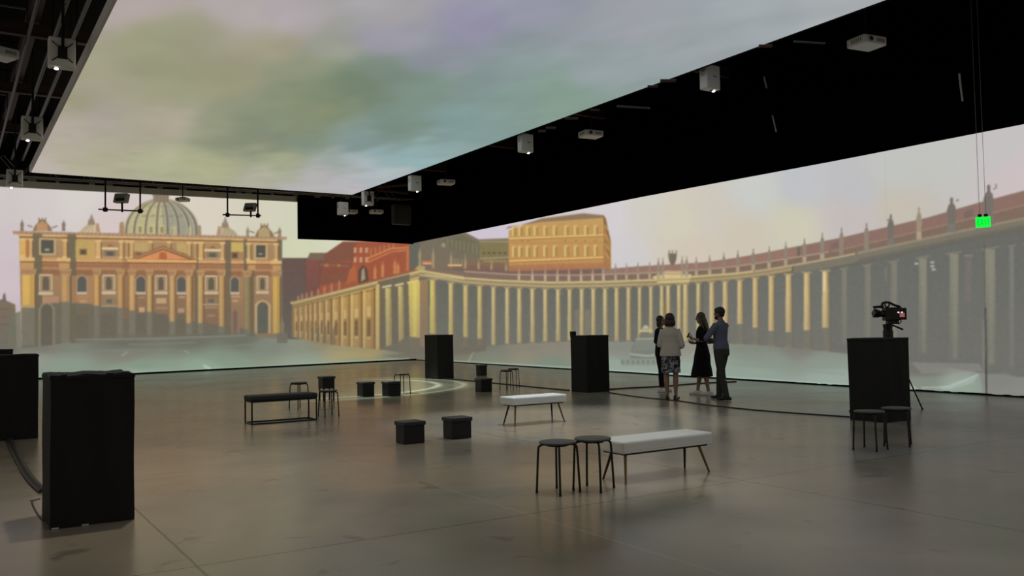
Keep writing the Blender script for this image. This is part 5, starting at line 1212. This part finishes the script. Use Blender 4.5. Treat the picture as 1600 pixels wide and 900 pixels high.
# 1 man in blue-grey shirt ------------------------------------------------
X_ = (1, 0, 0)
gm_ = fl(1129, 624.5)
legs = [(-.11, -.14, .15, .02), (.10, .12, -.05, .03)]
arms = [((-.27, .16, 1.17), (-.02, .25, 1.13), (1, .15, .1), (0, 1, .2), .5), ((.27, .17, 1.15), (.03, .22, 1.09), (-1, .2, .1), (0, 1, .2), .5)]
root, V, hp_, J, k, HR = person(gm_, -heading(1129) + math.radians(62), 1.79, legs, arms, SKD, 'person in blue-grey shirt and dark trousers standing with folded arms, rightmost of four', head_yaw=.12, head_pitch=-.06)
mSh = cloth_mat('blue_grey_shirt', (0.12, 0.13, 0.19, 1)); mTr2 = cloth_mat('dark_olive_trousers', (0.045, 0.045, 0.036, 1))
par = [([V(0, y, z) for z, a, b_, y in ((.96, .184, .142, 0), (1.04, .176, .136, 0), (1.12, .160, .125, .01), (1.24, .172, .125, .01), (1.34, .190, .122, 0), (1.42, .182, .100, -.01), (1.48, .085, .075, -.012))], [(a * k, b_ * k) for z, a, b_, y in ((.96, .184, .142, 0), (1.04, .176, .136, 0), (1.12, .160, .125, .01), (1.24, .172, .125, .01), (1.34, .190, .122, 0), (1.42, .182, .100, -.01), (1.48, .085, .075, -.012))], X_)]
for s in (-1, 1):
    S_, E_, W_ = J[s]; par.append(([V(s * .10, 0, 1.40), S_, S_.lerp(E_, .5), E_, E_ + (E_ - S_).normalized() * .02], [.068 * k, .070 * k, .062 * k, .055 * k, .035 * k], None)); par.append(([E_, E_.lerp(W_, .5), E_.lerp(W_, .96)], [.055 * k, .046 * k, .036 * k], None))
cloth('shirt', par, mSh, root)
bm = bmesh.new(); tube(bm, [V(0, -.015, 1.455), V(0, -.01, 1.50)], [(.075 * k, .075 * k), (.064 * k, .066 * k)], 18, ref=X_); obj('collar', bm, mSh, root, True)
par = [([V(0, 0, .99), V(0, -.005, .93), V(0, -.01, .86), V(0, 0, .80)], [(.168 * k, .128 * k), (.184 * k, .140 * k), (.186 * k, .136 * k), (.13 * k, .10 * k)], X_)]
for s, (ax, ay, ta, ky) in zip((-1, 1), legs):
    hip = V(s * .088, 0, .88); an = V(ax, ay, .07); kn = hip.lerp(V(ax, ay, .085), .48) + Vector((0, ky * k, 0)); par.append(([hip, hip.lerp(kn, .5), kn, kn.lerp(an, .5), an], [.100 * k, .090 * k, .072 * k, .064 * k, .058 * k], None))
cloth('trousers', par, mTr2, root)
bm = bmesh.new(); tube(bm, [V(0, 0, .985), V(0, 0, 1.015)], [(.172 * k, .132 * k)] * 2, 24, ref=X_); obj('belt', bm, mat('black_leather', (0.006, 0.006, 0.006, 1), .4), root, True)
shoes(root, legs, V, k, mat('black_leather', (0.006, 0.006, 0.006, 1), .4), low=True)
mHb2 = mat('black_hair', (0.008, 0.006, 0.005, 1), .6, noise=.3, scale=40)
bm = bmesh.new(); ell(bm, hp_(0, -.020, .040), (.086 * k, .100 * k, .092 * k), 20, 14, HR); ell(bm, hp_(0, .030, .072), (.066 * k, .06 * k, .045 * k), 16, 10, HR); ell(bm, hp_(0, -.055, -.02), (.066 * k, .048 * k, .05 * k), 16, 10, HR); fused('hair', bm, mHb2, root, .007, 2)
bm = bmesh.new(); ell(bm, hp_(0, .045, -.070), (.052 * k, .056 * k, .048 * k), 16, 12, HR); ell(bm, hp_(0, .02, -.055), (.061 * k, .05 * k, .04 * k), 16, 12, HR); b_ = fused('beard', bm, mHb2, root, .007, 2); b_['label'] = 'dark covering over the chin'

# 2 woman seen from behind in a pale cardigan -------------------------------
gm2 = fl(1049.5, 625)
legs = [(-.085, -.01, .1, .0), (.085, .0, -.12, .01)]
arms = [((-.215, -.02, 1.12), (-.13, .19, 1.10), (.3, 1, .1), (-.5, .2, .8), .4), ((.245, -.02, 1.10), (.16, .19, 1.06), (-.2, 1, .1), (.5, .2, .8), .4)]
root, V, hp_, J, k, HR = person(gm2, -heading(1050) - math.radians(8), 1.69, legs, arms, SK, 'person with short auburn hair in a pale cardigan and patterned skirt, back turned', head_yaw=.15, fem=True)
mCd = cloth_mat('cream_cardigan', (0.50, 0.46, 0.40, 1))
tb = ((.89, .220, .155, 0), (.96, .212, .148, 0), (1.06, .192, .132, 0), (1.16, .178, .122, .01), (1.26, .180, .122, .01), (1.35, .186, .120, 0), (1.42, .172, .096, -.01), (1.475, .085, .07, -.012))
par = [([V(0, y, z) for z, a, b_, y in tb], [(a * k, b_ * k) for z, a, b_, y in tb], X_)]
for s in (-1, 1):
    S_, E_, W_ = J[s]; par.append(([V(s * .09, 0, 1.395), S_, S_.lerp(E_, .5), E_], [.055 * k, .056 * k, .056 * k, .054 * k], None)); par.append(([E_ + (E_ - W_).normalized() * .03, E_.lerp(W_, .25), E_.lerp(W_, .55)], [.050 * k, .056 * k, .052 * k], None))
cloth('cardigan', par, mCd, root)
mFlo = bpy.data.materials.new('patterned_skirt'); mFlo.use_nodes = True; nt = mFlo.node_tree; b = nt.nodes['Principled BSDF']; b.inputs['Roughness'].default_value = .9
tc = nt.nodes.new('ShaderNodeTexCoord'); vz = nt.nodes.new('ShaderNodeTexNoise'); vz.inputs['Scale'].default_value = 11; vz.inputs['Detail'].default_value = 3; vz.inputs['Distortion'].default_value = 1.2
cr = nt.nodes.new('ShaderNodeValToRGB'); nt.links.new(tc.outputs['Object'], vz.inputs['Vector']); nt.links.new(vz.outputs['Fac'], cr.inputs['Fac']); nt.links.new(cr.outputs['Color'], b.inputs['Base Color'])
cr.color_ramp.elements[0].position = .46; cr.color_ramp.elements[0].color = (.012, .012, .016, 1); cr.color_ramp.elements[1].position = .60; cr.color_ramp.elements[1].color = (.30, .30, .34, 1)
tb = ((.555, .198, .165, 0), (.66, .190, .155, 0), (.78, .196, .152, 0), (.90, .186, .138, 0), (1.0, .150, .115, 0))
cloth('skirt', [([V(0, y, z) for z, a, b_, y in tb], [(a * k, b_ * k) for z, a, b_, y in tb], X_)], mFlo, root)
shoes(root, legs, V, k, mat('black_leather', (0.006, 0.006, 0.006, 1), .4), 'sandal', sandal=True)
mAu = mat('auburn_hair', (0.030, 0.009, 0.006, 1), .5, noise=.4, scale=40)
bm = bmesh.new(); ell(bm, hp_(0, -.025, .035), (.100 * k, .108 * k, .100 * k), 20, 14, HR); ell(bm, hp_(0, -.045, -.065), (.114 * k, .080 * k, .092 * k), 20, 14, HR)
for s in (-1, 1): ell(bm, hp_(s * .078, -.01, -.06), (.036 * k, .060 * k, .088 * k), 14, 10, HR)
fused('hair', bm, mAu, root, .007, 2)

# 3 woman in black dress holding a dark device ------------------------------
gm3 = fl(1099, 617)
legs = [(-.10, -.13, .1, .01), (.085, .13, -.05, .02)]
arms = [((-.20, -.03, 1.15), (-.10, .17, 1.20), (.4, 1, .45), (-.7, .1, -.6), .7), ((.19, -.02, 1.14), (.05, .17, 1.10), (-.5, 1, .3), (.7, .2, -.6), .7)]
root, V, hp_, J, k, HR = person(gm3, -heading(1098) + math.radians(80), 1.71, legs, arms, SK, 'person with long brown hair in a black dress and white sneakers, hands raised', head_yaw=-.05, head_pitch=-.18, fem=True)
mBD = cloth_mat('black_dress', (0.004, 0.004, 0.005, 1)); N3 = 26
tb = ((.40, .270, .235, .02), (.52, .250, .215, .015), (.68, .218, .182, .01), (.84, .210, .168, 0), (.94, .196, .146, 0), (1.04, .162, .122, 0), (1.14, .142, .110, .01), (1.26, .150, .116, .01), (1.35, .164, .114, 0), (1.42, .152, .090, -.01), (1.465, .085, .068, -.012))
par = [([V(0, y, z) for z, a, b_, y in tb], [(a * k, b_ * k) for z, a, b_, y in tb], X_)]
for s in (-1, 1):
    S_, E_, W_ = J[s]; par.append(([V(s * .09, 0, 1.395), S_, S_.lerp(E_, .5), E_], [.056 * k, .060 * k, .054 * k, .048 * k], None))
cloth('dress', par, mBD, root)
shoes(root, legs, V, k, mat('white_canvas', (0.72, 0.72, 0.70, 1), .7), 'sneaker', sole=mat('white_rubber', (0.75, 0.75, 0.73, 1), .6), low=True)
mBr = mat('brown_hair', (0.055, 0.034, 0.017, 1), .5, noise=.4, scale=40)
bm = bmesh.new(); ell(bm, hp_(0, -.022, .038), (.086 * k, .096 * k, .092 * k), 20, 14, HR); ell(bm, hp_(0, -.055, -.03), (.078 * k, .062 * k, .085 * k), 18, 12, HR)
tube(bm, [V(0, -.055, 1.62), V(0, -.085, 1.52), V(0, -.115, 1.42), V(0, -.125, 1.32), V(0, -.12, 1.24)], [(.078 * k, .05 * k), (.088 * k, .05 * k), (.095 * k, .042 * k), (.088 * k, .034 * k), (.05 * k, .02 * k)], 18, ref=X_, domed=True)
for s in (-1, 1): tube(bm, [hp_(s * .072, .0, .04), hp_(s * .078, -.01, -.05), V(s * .09, -.03, 1.47), V(s * .10, -.07, 1.38)], [.022 * k, .028 * k, .030 * k, .02 * k], 10, domed=True)
fused('hair', bm, mBr, root, .007, 2)
RM = Matrix.Rotation(root.rotation_euler.z, 4, 'Z')
def wpt(v): return RM @ v + root.location
Lw, Rw = J[-1][2], J[1][2]
c = wpt(V(-.045, .275, 1.275)); dv = empty('handheld_device', c, root.rotation_euler.z)
bm = bmesh.new(); box(bm, -.045, -.012, -.055, .045, .012, .055, .008); obj('housing', bm, mV, dv); dv.rotation_euler.x = .5
bm = bmesh.new(); box(bm, -.038, -.0145, -.046, .038, -.0115, .046, .003); obj('screen', bm, mat('dark_glass', (0.01, 0.01, 0.012, 1), .15), dv)
tag(dv, 'small black device held up by the person in the black dress', 'device')

# 4 person half hidden behind the cardigan ------------------------------------
gm4 = fl(1034.5, 612)
legs = [(-.09, .0, .3, .01), (.09, .03, -.2, .02)]
arms = [((-.24, -.02, 1.13), (-.20, .12, .92), (0, .3, -1), (-1, 0, 0), .4), ((.23, -.02, 1.13), (.10, .18, 1.08), (-1, .4, .1), (0, .8, .5), .4)]
root, V, hp_, J, k, HR = person(gm4, -heading(1035) - math.radians(115), 1.67, legs, arms, SK, 'person in dark clothes and white sneakers half hidden behind the pale cardigan', fem=True, head_yaw=.1)
mDk2 = cloth_mat('black_jacket', (0.008, 0.008, 0.010, 1)); mDj = cloth_mat('black_jeans', (0.006, 0.006, 0.008, 1))
tb = ((.82, .178, .130, 0), (.92, .178, .130, 0), (1.04, .160, .122, 0), (1.14, .146, .112, .01), (1.26, .160, .122, .01), (1.35, .172, .118, 0), (1.42, .160, .094, -.01), (1.47, .085, .07, -.012))
par = [([V(0, y, z) for z, a, b_, y in tb], [(a * k, b_ * k) for z, a, b_, y in tb], X_)]
for s in (-1, 1):
    S_, E_, W_ = J[s]; par.append(([V(s * .09, 0, 1.395), S_, S_.lerp(E_, .5), E_], [.058 * k, .062 * k, .056 * k, .050 * k], None)); par.append(([E_, E_.lerp(W_, .5), E_.lerp(W_, .95)], [.050 * k, .042 * k, .036 * k], None))
cloth('jacket', par, mDk2, root)
par = [([V(0, 0, .96), V(0, -.005, .90), V(0, -.005, .82), V(0, 0, .76)], [(.150 * k, .112 * k), (.160 * k, .118 * k), (.158 * k, .112 * k), (.11 * k, .08 * k)], X_)]
for s, (ax, ay, ta, ky) in zip((-1, 1), legs):
    hip = V(s * .088, 0, .86); an = V(ax, ay, .12); kn = hip.lerp(V(ax, ay, .085), .48) + Vector((0, ky * k, 0)); par.append(([hip, hip.lerp(kn, .5), kn, kn.lerp(an, .5), an], [.090 * k, .082 * k, .067 * k, .066 * k, .048 * k], None))
cloth('trousers', par, mDj, root)
shoes(root, legs, V, k, mat('white_canvas', (0.72, 0.72, 0.70, 1), .7), 'sneaker', sole=mat('white_rubber', (0.75, 0.75, 0.73, 1), .6), low=True)
bm = bmesh.new(); ell(bm, hp_(0, -.024, .036), (.088 * k, .094 * k, .092 * k), 20, 14, HR); ell(bm, hp_(0, -.055, -.06), (.078 * k, .055 * k, .11 * k), 18, 12, HR)
for s in (-1, 1): tube(bm, [hp_(s * .068, .01, .04), hp_(s * .078, -.005, -.05), hp_(s * .085, -.02, -.14)], [.024 * k, .030 * k, .022 * k], 10, domed=True)
fused('hair', bm, mat('black_brown_hair', (0.010, 0.006, 0.005, 1), .5, noise=.3, scale=40), root, .007, 2)

# ------------------------------------------------------------------ light
w = bpy.data.worlds.new('dim_hall'); SC.world = w; w.use_nodes = True
w.node_tree.nodes['Background'].inputs['Color'].default_value = (0.9, 0.95, 1.0, 1); w.node_tree.nodes['Background'].inputs['Strength'].default_value = 0.0
def spot(name, loc, target, energy, col, size, blend=.4, rad=.05, ring=False):
    l = bpy.data.lights.new(name, 'SPOT'); l.energy = energy; l.color = col; l.spot_size = math.radians(size); l.spot_blend = blend; l.shadow_soft_size = rad
    o = bpy.data.objects.new(name, l); COL.objects.link(o); o.location = loc
    d = Vector(target) - Vector(loc); o.rotation_euler = d.to_track_quat('-Z', 'Y').to_euler()
    if ring:
        l.use_nodes = True; nt = l.node_tree; em = nt.nodes['Emission']
        g = nt.nodes.new('ShaderNodeNewGeometry'); s = nt.nodes.new('ShaderNodeSeparateXYZ')
        nt.links.new(g.outputs['Incoming'], s.inputs[0])
        def mm(op, a, bb=None):
            m = nt.nodes.new('ShaderNodeMath'); m.operation = op
            for i, q in enumerate((a, bb)):
                if q is None: continue
                if isinstance(q, (int, float)): m.inputs[i].default_value = q
                else: nt.links.new(q, m.inputs[i])
            return m.outputs[0]
        x = mm('DIVIDE', s.outputs[0], s.outputs[2]); y = mm('DIVIDE', s.outputs[1], s.outputs[2])
        r = mm('SQRT', mm('ADD', mm('MULTIPLY', x, x), mm('MULTIPLY', y, y)))
        cr = nt.nodes.new('ShaderNodeValToRGB'); nt.links.new(r, cr.inputs['Fac']); el = cr.color_ramp.elements
        st_ = ring
        for (p, c), e in zip((st_[0], st_[-1]), (el[0], el[1])): e.position = p; e.color = (c, c, c, 1)
        for (p, c) in st_[1:-1]: e = el.new(p); e.color = (c, c, c, 1)
        side = mm('SUBTRACT', mm('MULTIPLY', y, math.sin(TH)), mm('MULTIPLY', x, math.cos(TH)))
        sm = mm('MINIMUM', mm('MAXIMUM', mm('MULTIPLY', mm('SUBTRACT', side, .12), 2.4), 0.0), 1.0)
        nt.links.new(sm, em.inputs['Strength'])
        mxn = nt.nodes.new('ShaderNodeMix'); mxn.data_type = 'RGBA'; mxn.blend_type = 'MULTIPLY'; mxn.inputs['Factor'].default_value = 1; mxn.inputs['A'].default_value = (*col, 1); nt.links.new(cr.outputs['Color'], mxn.inputs['B'])
        nt.links.new(mxn.outputs['Result'], em.inputs['Color'])
    return o
rc = fl(450, 607)
spot('projector_or_added_beam', (rc.x, rc.y, 6.4), (rc.x, rc.y, 0), 8500, (.90, 1.0, .93), 84, .1, .02,
     ring=[(0, .05), (.30, 0.10), (.50, .22), (.585, .30), (.605, 1.0), (.63, .25), (.69, .22), (.71, .6), (.73, .12), (.78, 0)])
spot('projector_or_added_beam', (8.1, 11.3, 6.35), (8.1, 11.3, 0), 900, (.84, .93, 1.0), 52, .55, .03)
spot('projector_or_added_beam', (5.2, 6.6, 6.3), (5.4, 6.5, 0), 260, (.92, 1.0, .92), 30, .9, .06)  # added spot without a projector, brightens the near white bench
spot('projector_or_added_beam', (1.9, 9.0, 6.35), (2.0, 8.6, 0), 430, (1.0, .90, .76), 84, 1.0, .1)  # added wide warm spot, lifts the dark floor at the left
SC.view_settings.view_transform = 'Standard'; SC.view_settings.look = 'None'
SC.view_settings.exposure = 0.0; SC.view_settings.gamma = 1.0; SC.view_settings.use_curve_mapping = False
